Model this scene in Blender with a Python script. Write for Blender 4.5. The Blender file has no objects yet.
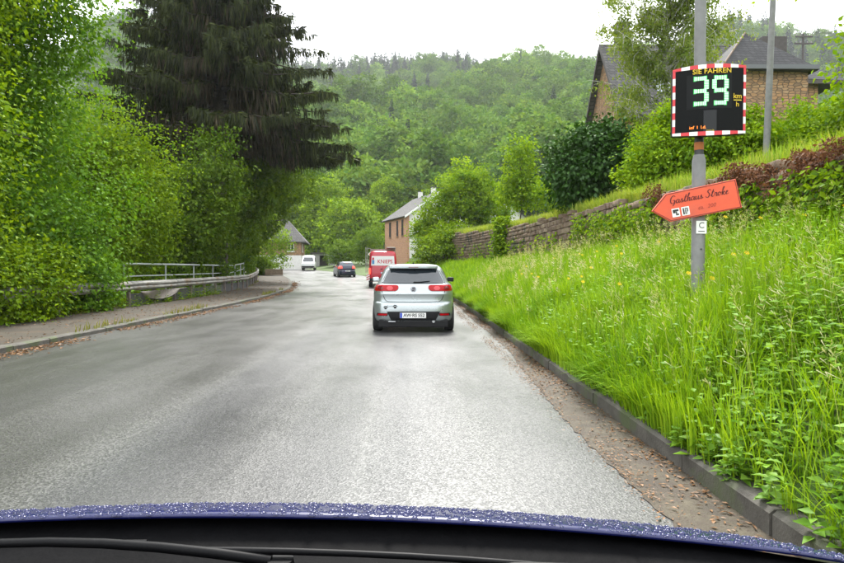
import bpy, bmesh, math, random
import numpy as np
from mathutils import Vector, Matrix
R = math.radians
SC = bpy.context.scene
COL = SC.collection

# ------------------------------------------------------------------ camera, sky, sun, exposure
cam_d = bpy.data.cameras.new('camera'); cam = bpy.data.objects.new('camera', cam_d); COL.objects.link(cam)
cam.location = (0, 0, 1.35); cam.rotation_euler = (R(90 - 1.27), 0, R(-0.94))
cam_d.sensor_width = 36; cam_d.lens = 26.0; cam_d.clip_start = 0.05; cam_d.clip_end = 6000
SC.camera = cam
SUN_EL, SUN_AZ = 52, 4          # azimuth clockwise from +Y: the bright part of the cloud is high, ahead of the camera
w = bpy.data.worlds.new('World'); SC.world = w; w.use_nodes = True
nt = w.node_tree; nt.nodes.clear()
wo = nt.nodes.new('ShaderNodeOutputWorld'); bg = nt.nodes.new('ShaderNodeBackground')
sky = nt.nodes.new('ShaderNodeTexSky'); sky.sky_type = 'NISHITA'; sky.sun_disc = False
sky.sun_elevation = R(SUN_EL); sky.sun_rotation = R(SUN_AZ)
sky.air_density = 1.0; sky.dust_density = 4.0; sky.ozone_density = 1.0
hs = nt.nodes.new('ShaderNodeHueSaturation'); hs.inputs['Saturation'].default_value = 0.10
# a thin even cloud sheet over the clear sky
tcw = nt.nodes.new('ShaderNodeTexCoord'); nzw = nt.nodes.new('ShaderNodeTexNoise')
nzw.inputs['Scale'].default_value = 2.2; nzw.inputs['Detail'].default_value = 5
rmp = nt.nodes.new('ShaderNodeMapRange'); rmp.inputs['From Min'].default_value = .3; rmp.inputs['From Max'].default_value = .7
rmp.inputs['To Min'].default_value = .70; rmp.inputs['To Max'].default_value = .86
mxw = nt.nodes.new('ShaderNodeMix'); mxw.data_type = 'RGBA'
mxw.inputs['B'].default_value = (9.6, 9.9, 10.2, 1)
nt.links.new(tcw.outputs['Generated'], nzw.inputs['Vector']); nt.links.new(nzw.outputs['Fac'], rmp.inputs['Value'])
nt.links.new(rmp.outputs['Result'], mxw.inputs['Factor'])
nt.links.new(sky.outputs['Color'], hs.inputs['Color']); nt.links.new(hs.outputs['Color'], mxw.inputs['A'])
nt.links.new(mxw.outputs['Result'], bg.inputs['Color']); bg.inputs['Strength'].default_value = 0.07
nt.links.new(bg.outputs['Background'], wo.inputs['Surface'])
sd = bpy.data.lights.new('sun', 'SUN'); sd.energy = 1.5; sd.angle = R(14); sd.color = (1, .965, .90)
sun = bpy.data.objects.new('sun', sd); COL.objects.link(sun)
az = R(SUN_AZ); el = R(SUN_EL)
sdir = Vector((math.sin(az)*math.cos(el), math.cos(az)*math.cos(el), math.sin(el)))
sun.rotation_euler = (-sdir).to_track_quat('-Z', 'Y').to_euler(); sun.location = (0, 0, 60)
SC.view_settings.view_transform = 'Standard'; SC.view_settings.look = 'None'
SC.view_settings.exposure = 2.42; SC.view_settings.gamma = 1.0; SC.view_settings.use_curve_mapping = False
SC.cycles.max_bounces = 5; SC.cycles.diffuse_bounces = 2; SC.cycles.glossy_bounces = 2
SC.cycles.transmission_bounces = 4; SC.cycles.transparent_max_bounces = 6; SC.cycles.volume_bounces = 0
SC.cycles.use_adaptive_sampling = True; SC.cycles.caustics_reflective = False; SC.cycles.caustics_refractive = False
try: SC.cycles.use_denoising = True
except Exception: pass

# ------------------------------------------------------------------ materials
MATS = {}
def mat(name, col=(.5, .5, .5), rough=.6, metal=0., spec=.5, emit=None, estr=0., coat=0.):
    if name in MATS: return MATS[name]
    m = bpy.data.materials.new(name); m.use_nodes = True; b = m.node_tree.nodes['Principled BSDF']
    b.inputs['Base Color'].default_value = (*col, 1); b.inputs['Roughness'].default_value = rough
    b.inputs['Metallic'].default_value = metal; b.inputs['Specular IOR Level'].default_value = spec
    b.inputs['Coat Weight'].default_value = coat
    if emit: b.inputs['Emission Color'].default_value = (*emit, 1); b.inputs['Emission Strength'].default_value = estr
    MATS[name] = m; return m
class NT:
    """small wrapper that wires shader nodes"""
    def __init__(s, m): s.t = m.node_tree; s.n = s.t.nodes; s.b = s.n.get('Principled BSDF')
    def new(s, ty, **kw):
        n = s.n.new(ty)
        for k, v in kw.items():
            if k in n.inputs: n.inputs[k].default_value = v
            else: setattr(n, k, v)
        return n
    def l(s, a, b): s.t.links.new(a, b)
    def coord(s, out='Object', scale=(1, 1, 1), rot=(0, 0, 0)):
        tc = s.new('ShaderNodeTexCoord'); mp = s.new('ShaderNodeMapping'); mp.inputs['Scale'].default_value = scale
        mp.inputs['Rotation'].default_value = rot
        s.l(tc.outputs[out], mp.inputs['Vector']); return mp.outputs['Vector']
    def noise(s, vec, scale, detail=4, rough=.55):
        n = s.new('ShaderNodeTexNoise'); n.inputs['Scale'].default_value = scale; n.inputs['Detail'].default_value = detail
        n.inputs['Roughness'].default_value = rough
        if vec is not None: s.l(vec, n.inputs['Vector'])
        return n.outputs['Fac']
    def ramp(s, fac, stops):
        n = s.new('ShaderNodeValToRGB'); e = n.color_ramp.elements
        while len(e) < len(stops): e.new(.5)
        for i, (p, c) in enumerate(stops): e[i].position = p; e[i].color = (*c, 1) if len(c) == 3 else c
        s.l(fac, n.inputs['Fac']); return n.outputs['Color']
    def mix(s, fac, a, b, mode='MIX'):
        n = s.new('ShaderNodeMix', data_type='RGBA', blend_type=mode)
        for key, v in (('Factor', fac), ('A', a), ('B', b)):
            if hasattr(v, 'is_output'): s.l(v, n.inputs[key])
            elif key == 'Factor': n.inputs[key].default_value = v
            else: n.inputs[key].default_value = (*v, 1)
        return n.outputs['Result']
    def math(s, op, a, b=0.):
        n = s.new('ShaderNodeMath', operation=op)
        for i, v in enumerate((a, b)):
            if hasattr(v, 'is_output'): s.l(v, n.inputs[i])
            else: n.inputs[i].default_value = v
        return n.outputs[0]
    def bump(s, h, strength=.5, dist=.02):
        n = s.new('ShaderNodeBump'); n.inputs['Strength'].default_value = strength; n.inputs['Distance'].default_value = dist
        s.l(h, n.inputs['Height']); s.l(n.outputs['Normal'], s.b.inputs['Normal'])
    def base(s, c): s.l(c, s.b.inputs['Base Color'])
def noisy(name, c1, c2, scale=8, rough=.7, bump=.3, dist=.01, metal=0., c3=None, s2=60):
    """two-tone weathered surface with fine relief"""
    if name in MATS: return MATS[name]
    m = mat(name, c1, rough, metal); t = NT(m); v = t.coord()
    f = t.noise(v, scale, 6, .6); c = t.ramp(f, [(.3, c1), (.7, c2)])
    if c3: c = t.mix(t.ramp(t.noise(v, scale*.35, 5), [(.52, (0, 0, 0)), (.62, (1, 1, 1))]), c, c3)
    t.base(c); t.bump(t.noise(v, s2, 3), bump, dist); return m
def leafm(name, c1, c2, trans=.38, gl=.015, inst=False, tint=None):
    """leaf: diffuse + light passing through + faint gloss; hue varies leaf by leaf"""
    if name in MATS: return MATS[name]
    m = bpy.data.materials.new(name); m.use_nodes = True; MATS[name] = m; t = NT(m); t.n.clear()
    at = t.new('ShaderNodeAttribute', attribute_name='rnd')
    c = t.mix(at.outputs['Fac'], c1, c2)
    if inst:
        oi = t.new('ShaderNodeObjectInfo')
        c = t.mix(oi.outputs['Random'], c, t.mix(at.outputs['Fac'], tint[0], tint[1]))
        hsv = t.new('ShaderNodeHueSaturation'); t.l(c, hsv.inputs['Color'])
        mr = t.new('ShaderNodeMapRange'); mr.inputs['To Min'].default_value = .62; mr.inputs['To Max'].default_value = 1.25
        fr = t.math('FRACT', t.math('MULTIPLY', oi.outputs['Random'], 17.3)); t.l(fr, mr.inputs['Value'])
        t.l(mr.outputs['Result'], hsv.inputs['Value']); c = hsv.outputs['Color']
    d = t.new('ShaderNodeBsdfDiffuse'); tr = t.new('ShaderNodeBsdfTranslucent'); g = t.new('ShaderNodeBsdfGlossy'); g.inputs['Roughness'].default_value = .45
    t.l(c, d.inputs['Color']); tc = t.mix(1., c, (1.25, 1.15, .55), 'MULTIPLY'); t.l(tc, tr.inputs['Color'])
    m1 = t.new('ShaderNodeMixShader'); m1.inputs[0].default_value = trans
    t.l(d.outputs[0], m1.inputs[1]); t.l(tr.outputs[0], m1.inputs[2])
    m2 = t.new('ShaderNodeMixShader'); m2.inputs[0].default_value = gl
    t.l(m1.outputs[0], m2.inputs[1]); t.l(g.outputs[0], m2.inputs[2])
    o = t.new('ShaderNodeOutputMaterial'); t.l(m2.outputs[0], o.inputs['Surface']); return m

# ------------------------------------------------------------------ object helpers
def tag(o, label=None, cat=None, group=None, kind=None):
    if label: o['label'] = label
    if cat: o['category'] = cat
    if group: o['group'] = group
    if kind: o['kind'] = kind
    return o
def empty(name, loc=(0, 0, 0), rz=0., label=None, cat=None, group=None):
    o = bpy.data.objects.new(name, None); COL.objects.link(o); o.location = loc; o.rotation_euler = (0, 0, rz)
    o.empty_display_size = .2
    return tag(o, label, cat, group)
def link(name, me, m=None, parent=None, loc=None, rot=None):
    if m and not me.materials: me.materials.append(m)
    o = bpy.data.objects.new(name, me); COL.objects.link(o); o.parent = parent
    if loc is not None: o.location = loc
    if rot is not None: o.rotation_euler = rot
    return o
def smooth(me, ang=None):
    me.polygons.foreach_set('use_smooth', [True]*len(me.polygons))
    if ang:
        try: me.set_sharp_from_angle(angle=R(ang))
        except Exception: pass
class MB:
    def __init__(s): s.v = []; s.f = []
    def add(s, vs, fs):
        n = len(s.v); s.v += [tuple(v) for v in vs]; s.f += [tuple(i+n for i in f) for f in fs]; return s
    def box(s, x0, x1, y0, y1, z0, z1):
        return s.add([(x0,y0,z0),(x1,y0,z0),(x1,y1,z0),(x0,y1,z0),(x0,y0,z1),(x1,y0,z1),(x1,y1,z1),(x0,y1,z1)],
                     [(0,3,2,1),(4,5,6,7),(0,1,5,4),(1,2,6,5),(2,3,7,6),(3,0,4,7)])
    def prism(s, poly, y0, y1):            # polygon in x,z pulled along y
        n = len(poly)
        return s.add([(x, y0, z) for x, z in poly] + [(x, y1, z) for x, z in poly],
                     [tuple(range(n)), tuple(range(2*n-1, n-1, -1))] + [(i, i+n, (i+1) % n+n, (i+1) % n) for i in range(n)])
    def tube(s, path, rad, n=8, caps=True):
        path = [Vector(p) for p in path]; k = len(path)
        if not hasattr(rad, '__len__'): rad = [rad]*k
        b = len(s.v); up = None
        for i, p in enumerate(path):
            d = (path[min(i+1, k-1)] - path[max(i-1, 0)]).normalized()
            if up is None: up = Vector((0, 0, 1)) if abs(d.z) < .9 else Vector((1, 0, 0))
            a = d.cross(up).normalized(); c = a.cross(d).normalized(); up = c
            for j in range(n):
                t = 2*math.pi*j/n; q = p + (a*math.cos(t) + c*math.sin(t))*rad[i]; s.v.append(tuple(q))
        for i in range(k-1):
            for j in range(n):
                s.f.append((b+i*n+j, b+i*n+(j+1) % n, b+(i+1)*n+(j+1) % n, b+(i+1)*n+j))
        if caps: s.f.append(tuple(b+j for j in range(n-1, -1, -1))); s.f.append(tuple(b+(k-1)*n+j for j in range(n)))
        return s
    def mesh(s, name='m'):
        me = bpy.data.meshes.new(name); me.from_pydata(s.v, [], s.f); me.validate(); me.update(); return me
    def build(s, name, m, parent=None, loc=None, rot=None, sm=None, bevel=0.):
        me = s.mesh(name)
        if sm: smooth(me, sm)
        o = link(name, me, m, parent, loc, rot)
        if bevel:
            b = o.modifiers.new('bevel', 'BEVEL'); b.width = bevel; b.segments = 2; b.limit_method = 'ANGLE'
        return o
def np_mesh(name, V, F, rnd=None):
    """triangle mesh straight from arrays"""
    V = np.asarray(V, np.float32).reshape(-1, 3); F = np.asarray(F, np.int32).reshape(-1, 3)
    me = bpy.data.meshes.new(name); me.vertices.add(len(V)); me.vertices.foreach_set('co', V.ravel())
    me.loops.add(F.size); me.loops.foreach_set('vertex_index', F.ravel())
    me.polygons.add(len(F)); me.polygons.foreach_set('loop_start', np.arange(0, F.size, 3, dtype=np.int32))
    try: me.polygons.foreach_set('loop_total', np.full(len(F), 3, np.int32))
    except Exception: pass
    if rnd is not None:
        a = me.attributes.new('rnd', 'FLOAT', 'FACE'); a.data.foreach_set('value', np.asarray(rnd, np.float32))
    me.update(calc_edges=True); return me
def text(body, size, shear=0., ext=.0, space=1., off=0.):
    cu = bpy.data.curves.new('t', 'FONT'); cu.body = body; cu.size = size; cu.shear = shear; cu.extrude = ext
    cu.align_x = 'CENTER'; cu.align_y = 'CENTER'; cu.space_character = space; cu.offset = off; cu.resolution_u = 3
    o = bpy.data.objects.new('t', cu); COL.objects.link(o); dg = bpy.context.evaluated_depsgraph_get()
    me = bpy.data.meshes.new_from_object(o.evaluated_get(dg)); bpy.data.objects.remove(o); bpy.data.curves.remove(cu)
    for v in me.vertices: x, y, z = v.co; v.co = (x, -z, y)         # stands up, faces -Y
    return me

# ------------------------------------------------------------------ lie of the land
def sst(a, b, x): t = np.clip((x-a)/(b-a), 0, 1); return t*t*(3-2*t)
def bend(y):
    y = np.asarray(y, float); t = np.clip(y-20, 0, 65); return -.0038*t*t - .494*np.clip(y-85, 0, 40)
def zr(y): return .025*np.clip(np.asarray(y, float)-40, 0, 80)
def walltop(y): return 2.52 + .027*np.clip(y, 0, 60)
def hill(x, y):
    d = y + .00012*(x-60)**2
    n = 22*np.sin(x*.011+1.3)*np.sin(y*.009) + 12*np.sin(x*.027+y*.013+.5) + 6*np.sin(x*.051-y*.037)
    h = 199*sst(95, 700, d)**.9 + n*sst(150, 330, d)*(1-.75*sst(480, 640, d))
    return h - .036*np.clip(x, 0, 900)*sst(250, 600, d)
def gz(x, y):
    x = np.asarray(x, float); y = np.asarray(y, float); u = x - bend(y); b = zr(y)
    z = np.zeros_like(u) - .07
    far = sst(48, 64, y)
    bank = .10 + 1.62*(np.clip(u-1.93, 0, 4)/3.2)**.72
    wt = walltop(y)
    terr = wt + .16*np.clip(u-5.2, 0, 6) + .27*np.clip(u-11.2, 0, 60)
    right = np.where(u < 5.12, bank, terr)
    right = right*(1-far) + far*(.06+.11*np.clip(u-2.4, 0, 60))
    z = np.where(u > 1.93, right, z)
    left = np.where(u > -9.6, .02, -4*sst(-9.6, -17, u) + .02)
    left = left*(1-far) + far*.0
    z = np.where(u < -6.52, left, z)
    return z + b + hill(x, y)*sst(110, 160, y)
def P(u, y, dz=0.):
    x = u + float(bend(y)); return Vector((x, y, float(zr(y)) + dz))
def G(x, y, dz=0.): return Vector((x, y, float(gz(x, y)) + dz))

us = np.unique(np.concatenate([np.linspace(-1600, -200, 15), np.linspace(-200, -40, 17), np.linspace(-40, -17, 14), np.linspace(-17, -9, 20),
     np.linspace(-9, -6.55, 5), [-6.5, -6.4, -3, 0, 1.5, 1.85, 1.94], np.linspace(2, 5.1, 20), [5.13, 5.2], np.linspace(5.4, 14, 24), np.linspace(15, 60, 30),
     np.linspace(64, 200, 20), np.linspace(220, 1600, 30)]))
ys = np.unique(np.concatenate([np.linspace(-300, -20, 12), np.linspace(-18, 60, 118), np.linspace(61, 130, 60), np.linspace(134, 700, 80), np.linspace(720, 1500, 20)]))
U, Y = np.meshgrid(us, ys); X = U + bend(Y); Z = gz(X, Y)
nu, ny = len(us), len(ys); idx = np.arange(nu*ny).reshape(ny, nu)
q = np.stack([idx[:-1, :-1], idx[:-1, 1:], idx[1:, 1:], idx[1:, :-1]], -1).reshape(-1, 4)
F = np.concatenate([q[:, [0, 1, 2]], q[:, [0, 2, 3]]])
me = np_mesh('ground', np.stack([X, Y, Z], -1), F)
mg = mat('soil_and_turf', rough=.95); t = NT(mg); v = t.coord()
t.base(t.mix(t.ramp(t.noise(v, 1.3, 6, .65), [(.35, (0, 0, 0)), (.6, (1, 1, 1))]), (.06, .13, .012), (.05, .065, .018)))
t.bump(t.noise(v, 18, 4), .6, .05)
gr = link('ground', me, mg); tag(gr, kind='structure')

def strip(name, u0, u1, y0, y1, dz, m, nacross=2, step=1., wob0=None, wob1=None, kind='structure', dzf=None):
    yy = np.arange(y0, y1+step*.5, step); tt = np.linspace(0, 1, nacross)
    a = np.array([u0 + (wob0(y) if wob0 else 0) for y in yy])[:, None]; b = np.array([u1 + (wob1(y) if wob1 else 0) for y in yy])[:, None]
    UU = a + (b-a)*tt[None, :]; YY = np.repeat(yy[:, None], nacross, 1)
    ZZ = zr(YY) + dz + (dzf(UU, YY) if dzf else 0)
    i = np.arange(UU.size).reshape(UU.shape)
    q = np.stack([i[:-1, :-1], i[:-1, 1:], i[1:, 1:], i[1:, :-1]], -1).reshape(-1, 4)
    me = np_mesh(name, np.stack([UU+bend(YY), YY, ZZ], -1), np.concatenate([q[:, [0, 1, 2]], q[:, [0, 2, 3]]]))
    uv = me.uv_layers.new(name='uv'); li = np.empty(len(me.loops), np.int32); me.loops.foreach_get('vertex_index', li)
    uv.data.foreach_set('uv', np.stack([UU.ravel()[li], YY.ravel()[li]], -1).astype(np.float32).ravel())
    smooth(me); o = link(name, me, m); tag(o, kind=kind); return o
def wobble(seed, amp):
    r = random.Random(seed); ph = [(r.uniform(0, 6), r.uniform(.5, 1.5)*f) for f in (.6, 1.7, 4.1, 9.)]
    return lambda y: amp*sum(math.sin(y*f+p)/(k+1) for k, (p, f) in enumerate(ph))
# wet, worn asphalt: chippings, a polished seam down the middle, damp patches that shine
ma = mat('wet_asphalt', rough=.5, spec=.95); t = NT(ma); uvn = t.new('ShaderNodeUVMap', uv_map='uv'); uv = uvn.outputs['UV']
sx = t.new('ShaderNodeSeparateXYZ'); t.l(uv, sx.inputs[0])
def stretch(t, uv, s):
    mp = t.new('ShaderNodeMapping'); mp.inputs['Scale'].default_value = s; t.l(uv, mp.inputs['Vector']); return mp.outputs['Vector']
vor = t.new('ShaderNodeTexVoronoi'); vor.inputs['Scale'].default_value = 84; t.l(uv, vor.inputs['Vector'])
chip = t.ramp(vor.outputs['Color'], [(.15, (.014, .014, .0135)), (.5, (.042, .042, .040)), (.92, (.17, .167, .16))])
streak = t.noise(stretch(t, uv, (1.6, .11, 1)), 1.0, 5, .6)
blot = t.noise(stretch(t, uv, (.7, .28, 1)), 1.0, 5, .6)
warp = t.math('MULTIPLY', t.math('SUBTRACT', t.noise(stretch(t, uv, (.2, .25, 1)), 1.0, 4), .5), .7)
dist = t.math('ABSOLUTE', t.math('ADD', t.math('ADD', sx.outputs['X'], 1.85), warp))
seam = t.ramp(dist, [(.18, (1, 1, 1)), (.5, (0, 0, 0))])
c = t.mix(t.ramp(streak, [(.35, (0, 0, 0)), (.7, (.55, .55, .55))]), chip, (.085, .085, .081))
c = t.mix(t.math('MULTIPLY', t.ramp(blot, [(.45, (0, 0, 0)), (.6, (1, 1, 1))]), .45), c, (.035, .035, .036))
c = t.mix(t.math('MULTIPLY', seam, .6), c, (.026, .027, .031))
crk = t.new('ShaderNodeTexVoronoi', feature='DISTANCE_TO_EDGE'); crk.inputs['Scale'].default_value = 1.
wv = t.new('ShaderNodeVectorMath', operation='ADD'); nzv = t.new('ShaderNodeTexNoise'); nzv.inputs['Scale'].default_value = 1.5; nzv.inputs['Detail'].default_value = 4
t.l(uv, nzv.inputs['Vector']); t.l(stretch(t, uv, (.42, .2, 1)), wv.inputs[0]); t.l(nzv.outputs['Color'], wv.inputs[1]); t.l(wv.outputs[0], crk.inputs['Vector'])
trk = t.new('ShaderNodeTexNoise', noise_dimensions='1D'); trk.inputs['Scale'].default_value = 1.15; trk.inputs['Detail'].default_value = 3; t.l(t.math('ADD', t.math('ADD', sx.outputs['X'], t.math('MULTIPLY', warp, .5)), 3.7), trk.inputs['W'])
c = t.mix(t.math('MULTIPLY', t.ramp(trk.outputs['Fac'], [(.42, (1, 1, 1)), (.58, (0, 0, 0))]), .65), c, (.030, .030, .031))
tree_refl = t.ramp(t.math('ADD', t.math('ADD', sx.outputs['X'], 2.6), t.math('MULTIPLY', warp, 1.2)), [(.0, (.55, .55, .55)), (.35, (0, 0, 0))])
c = t.mix(tree_refl, c, (.020, .019, .018))  # dark reflection of the trees painted into the left lane's colour
ck = t.math('MULTIPLY', t.ramp(crk.outputs['Distance'], [(.0, (1, 1, 1)), (.012, (0, 0, 0))]), t.ramp(t.noise(uv, .35, 2), [(.5, (0, 0, 0)), (.62, (.6, .6, .6))]))
c = t.mix(ck, c, (.02, .02, .02))
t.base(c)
rg = t.new('ShaderNodeMapRange'); rg.inputs['From Min'].default_value = .3; rg.inputs['From Max'].default_value = .7; rg.inputs['To Min'].default_value = .27; rg.inputs['To Max'].default_value = .45
t.l(blot, rg.inputs['Value'])
t.l(rg.outputs['Result'], t.b.inputs['Roughness'])
hh = t.mix(.35, vor.outputs['Distance'], t.noise(uv, 140, 2)); t.bump(hh, .36, .006)
t.l(t.ramp(vor.outputs['Color'], [(.2, (.42, .42, .42)), (.7, (.9, .9, .9))]), t.b.inputs['Specular IOR Level'])
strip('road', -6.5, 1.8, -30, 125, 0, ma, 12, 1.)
# dirty concrete channel between the asphalt and the kerb
mgut = mat('dirty_channel', rough=.8); t = NT(mgut); v = t.coord()
c = t.ramp(t.noise(v, 5, 7, .7), [(.28, (.020, .0145, .007)), (.48, (.047, .036, .019)), (.72, (.090, .074, .046))])
c = t.mix(t.ramp(t.noise(v, 1.7, 5, .7), [(.45, (0, 0, 0)), (.62, (.7, .7, .7))]), c, (.028, .018, .010)); c = t.mix(t.ramp(t.noise(v, 38, 3), [(.54, (0, 0, 0)), (.64, (.8, .8, .8))]), c, (.035, .02, .012)); t.base(c); t.bump(t.noise(v, 70, 4), .6, .01)
strip('gutter', 1.37, 1.83, -6, 62, .005, mgut, 4, .08, wob0=lambda y: wobble(3, .016)(y) + .02*math.sin(y*23)*math.sin(y*7.3) + .22*float(sst(4.5, 12, y)))
mpave = mat('worn_pavement', rough=.85); t = NT(mpave); v = t.coord()
c = t.ramp(t.noise(v, 1.2, 7, .7), [(.3, (.020, .014, .007)), (.52, (.036, .027, .015)), (.75, (.058, .046, .028))])
c = t.mix(t.ramp(t.noise(v, 2.6, 6, .75), [(.54, (0, 0, 0)), (.66, (.75, .75, .75))]), c, (.065, .034, .013))
c = t.mix(t.ramp(t.noise(v, 60, 3), [(.6, (0, 0, 0)), (.7, (.6, .6, .6))]), c, (.10, .08, .055)); t.base(c); t.bump(t.noise(v, 45, 4), .5, .012)
strip('pavement', -9.6, -6.62, -20, 78, .085, mpave, 6, 1., wob0=lambda y: 0)
# kerbs: every stone a piece of the kerb
mk = noisy('kerb_stone', (.045, .04, .033), (.095, .088, .074), 6, .85, .5, .01, c3=(.06, .075, .03))
def kerb(name, u0, u1, y0, y1, h, lab):
    root = empty(name); tag(root, kind='structure')
    y = y0; k = 0; rr = random.Random(5)
    while y < y1:
        L = 1.0; a, b = P(u0, y+.006), P(u0, y+L-.006); a2, b2 = P(u1, y+.006), P(u1, y+L-.006)
        m = MB(); t_ = h + rr.uniform(-.008, .008); ch = .025 if u1 > u0 else -.025
        j = rr.uniform(-.008, .008)
        vs = []
        for (p, p2) in ((a, a2), (b, b2)):
            vs += [(p.x+j, p.y, p.z-.1), (p.x+j, p.y, p.z+t_-.02), (p.x+j+ch, p.y, p.z+t_), (p2.x, p2.y, p2.z+t_), (p2.x, p2.y, p2.z-.1)]
        m.add(vs, [(0, 1, 2, 3, 4), (9, 8, 7, 6, 5)] + [(i, i+5, (i+1) % 5+5, (i+1) % 5) for i in range(5)])
        m.build('kerb_stone', mk, root); y += L
kerb('verge_kerb', 1.80, 1.93, -2, 44, .13, '')
kerb('pavement_kerb', -6.48, -6.66, 4, 66, .095, '')

# ------------------------------------------------------------------ plants
def unit(a): return a/np.maximum(np.linalg.norm(a, axis=-1, keepdims=True), 1e-6)
def leaf_tris(p, a, L, W, rng, n0=None):
    n = len(p); a = unit(a); L = np.broadcast_to(np.asarray(L, float), (n,))[:, None]; W = np.broadcast_to(np.asarray(W, float), (n,))[:, None]
    r = rng.normal(size=(n, 3)) if n0 is None else n0 + rng.normal(size=(n, 3))*.45
    b = unit(np.cross(a, r)); nn = np.cross(b, a)
    V = np.stack([p, p+a*L*.45+b*W*.5+nn*W*.12, p+a*L-nn*L*.12, p+a*L*.45-b*W*.5+nn*W*.12], 1)
    i = np.arange(n)[:, None]*4
    F = np.stack([i+np.array([0, 1, 2]), i+np.array([0, 2, 3])], 1).reshape(-1, 3)
    return V.reshape(-1, 3), F
def crown_mesh(name, blobs, nleaf, L, W, seed, per=22, spread=.34, droop=.35, shell=.40, lump=.42, zmin=None, at=None):
    rng = np.random.default_rng(seed); nc = max(1, nleaf//per)
    bl = np.array(blobs, float); wt = (bl[:, 3]*bl[:, 4]*bl[:, 5])**.67; k = rng.choice(len(bl), nc, p=wt/wt.sum())
    d = unit(rng.normal(size=(nc, 3))); rad = (shell + (1-shell)*rng.random(nc)**.6)
    f = rng.uniform(2., 5.5, (4, 3)); ph = rng.uniform(0, 6, 4)
    lm = sum(np.sin(d @ f[i] * 1.6 + ph[i] + k*1.7) for i in range(4))/4
    rad = rad*(1 + lump*lm) + rng.normal(size=nc)*.04
    c = bl[k, :3] + d*rad[:, None]*bl[k, 3:6]
    cr = rng.random(nc)
    pos = np.repeat(c, per, 0) + rng.normal(size=(nc*per, 3))*spread*np.array([1, 1, .55])
    out = np.repeat(d, per, 0)
    ax = out*.7 + rng.normal(size=(nc*per, 3))*.75 + np.array([0, 0, -droop])
    sz = np.repeat(.75+.5*rng.random(nc), per)*rng.uniform(.7, 1.25, nc*per)
    up = out*.5 + np.array([0, 0, .9])
    if at is not None:                                             # kept clear of the pavement and rails below
        wu = pos[:, 0]+at[0]-bend(pos[:, 1]+at[1]); wz = pos[:, 2]+at[2]-zr(pos[:, 1]+at[1]); wy = pos[:, 1]+at[1]
        lim = np.where(wy < 18.5, -8.9, -9.5) - .95*sst(20, 23, wy)*(1-sst(48, 51, wy)) + rng.normal(size=len(wu))*.15
        hit = (wu > lim) & (wz < np.where(wy < 18.5, .45, 1.75) + 1.2*np.clip(wu-lim, 0, 4) + rng.normal(size=len(wu))*.2)
        keep = ~hit; pos, ax, sz, up, out = pos[keep], ax[keep], sz[keep], up[keep], out[keep]; rr = np.repeat(cr, per)[keep]
    elif zmin is not None:
        keep = pos[:, 2] > zmin; pos, ax, sz, up = pos[keep], ax[keep], sz[keep], up[keep]; rr = np.repeat(cr, per)[keep]
    else: rr = np.repeat(cr, per)
    V, F = leaf_tris(pos, ax, L*sz, W*sz, rng, up)
    rnd = np.clip(rr*.6 + rng.random(len(pos))*.45, 0, 1)
    return np_mesh(name, V, F, np.repeat(rnd, 2))
LT = 'broadleaf trees behind the guardrail'
MBARK = noisy('bark', (.035, .027, .02), (.085, .07, .052), 14, .9, .9, .03, s2=40)
MBIRCH = noisy('birch_bark', (.42, .40, .37), (.6, .58, .55), 9, .8, .4, .01, c3=(.05, .045, .04))
def trunk_mesh(blobs, r0, seed, zb=-.3, n=8):
    rr = random.Random(seed); b = MB(); cx = sum(q[0] for q in blobs)/len(blobs); cy = sum(q[1] for q in blobs)/len(blobs)
    zt = max(q[2] for q in blobs); k = 7; path = []; rad = []
    for i in range(k):
        t_ = i/(k-1); z = zb + (zt-zb)*t_
        path.append((cx*t_+rr.uniform(-.1, .1)*(i > 0), cy*t_+rr.uniform(-.1, .1)*(i > 0), z)); rad.append(r0*(1.25 if i == 0 else 1)*(1-.78*t_))
    b.tube(path, rad, n)
    for q in blobs:
        for m in range(3):
            s = rr.randint(2, k-2); p0 = Vector(path[s]); e = Vector((q[0]+rr.uniform(-.6, .6)*q[3], q[1]+rr.uniform(-.6, .6)*q[4], q[2]+rr.uniform(-.2, .6)*q[5]))
            if e.z < p0.z: e.z = p0.z + .3
            mid = p0.lerp(e, .5) + Vector((rr.uniform(-.2, .2), rr.uniform(-.2, .2), .15*(e-p0).length))
            b.tube([p0, mid, e], [rad[s]*.55, rad[s]*.33, .012], 6)
    return b.mesh('trunk')
def tree(name, label, cat, at, blobs, nleaf, L, W, lm, r0=.14, seed=1, group=None, bark=None, **kw):
    root = empty(name, at, 0, label, cat, group)
    me = trunk_mesh(blobs, r0, seed); smooth(me); link('trunk' if cat == 'tree' else 'stem', me, bark or MBARK, root)
    link('crown' if cat == 'tree' else 'foliage', crown_mesh('crown', blobs, nleaf, L, W, seed+77, at=tuple(at) if group == LT else None, **kw), lm, root)
    return root
LM_A = leafm('leaf_hornbeam', (.035, .105, .002), (.25, .38, .008), .34, .012)
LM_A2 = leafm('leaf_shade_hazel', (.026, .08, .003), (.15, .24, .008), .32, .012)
LM_A3 = leafm('leaf_field_maple', (.028, .10, .006), (.17, .33, .012), .32, .012)
LM_B = leafm('leaf_hazel', (.05, .15, .002), (.28, .42, .008), .36, .012)
LM_C = leafm('leaf_dark_laurel', (.012, .045, .005), (.042, .115, .009), .14, .025)
LM_D = leafm('leaf_birch', (.10, .17, .02), (.22, .28, .045), .45)
LM_E = leafm('leaf_ivy', (.03, .08, .012), (.09, .16, .02), .2, .02)
LM_G = leafm('grass_blade', (.062, .19, .003), (.28, .43, .016), .36, .022)
LM_Y = leafm('grass_ripe', (.14, .24, .02), (.32, .36, .06), .35, .015)
LM_T = leafm('dry_tuft', (.10, .14, .02), (.24, .22, .06), .3)
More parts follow.
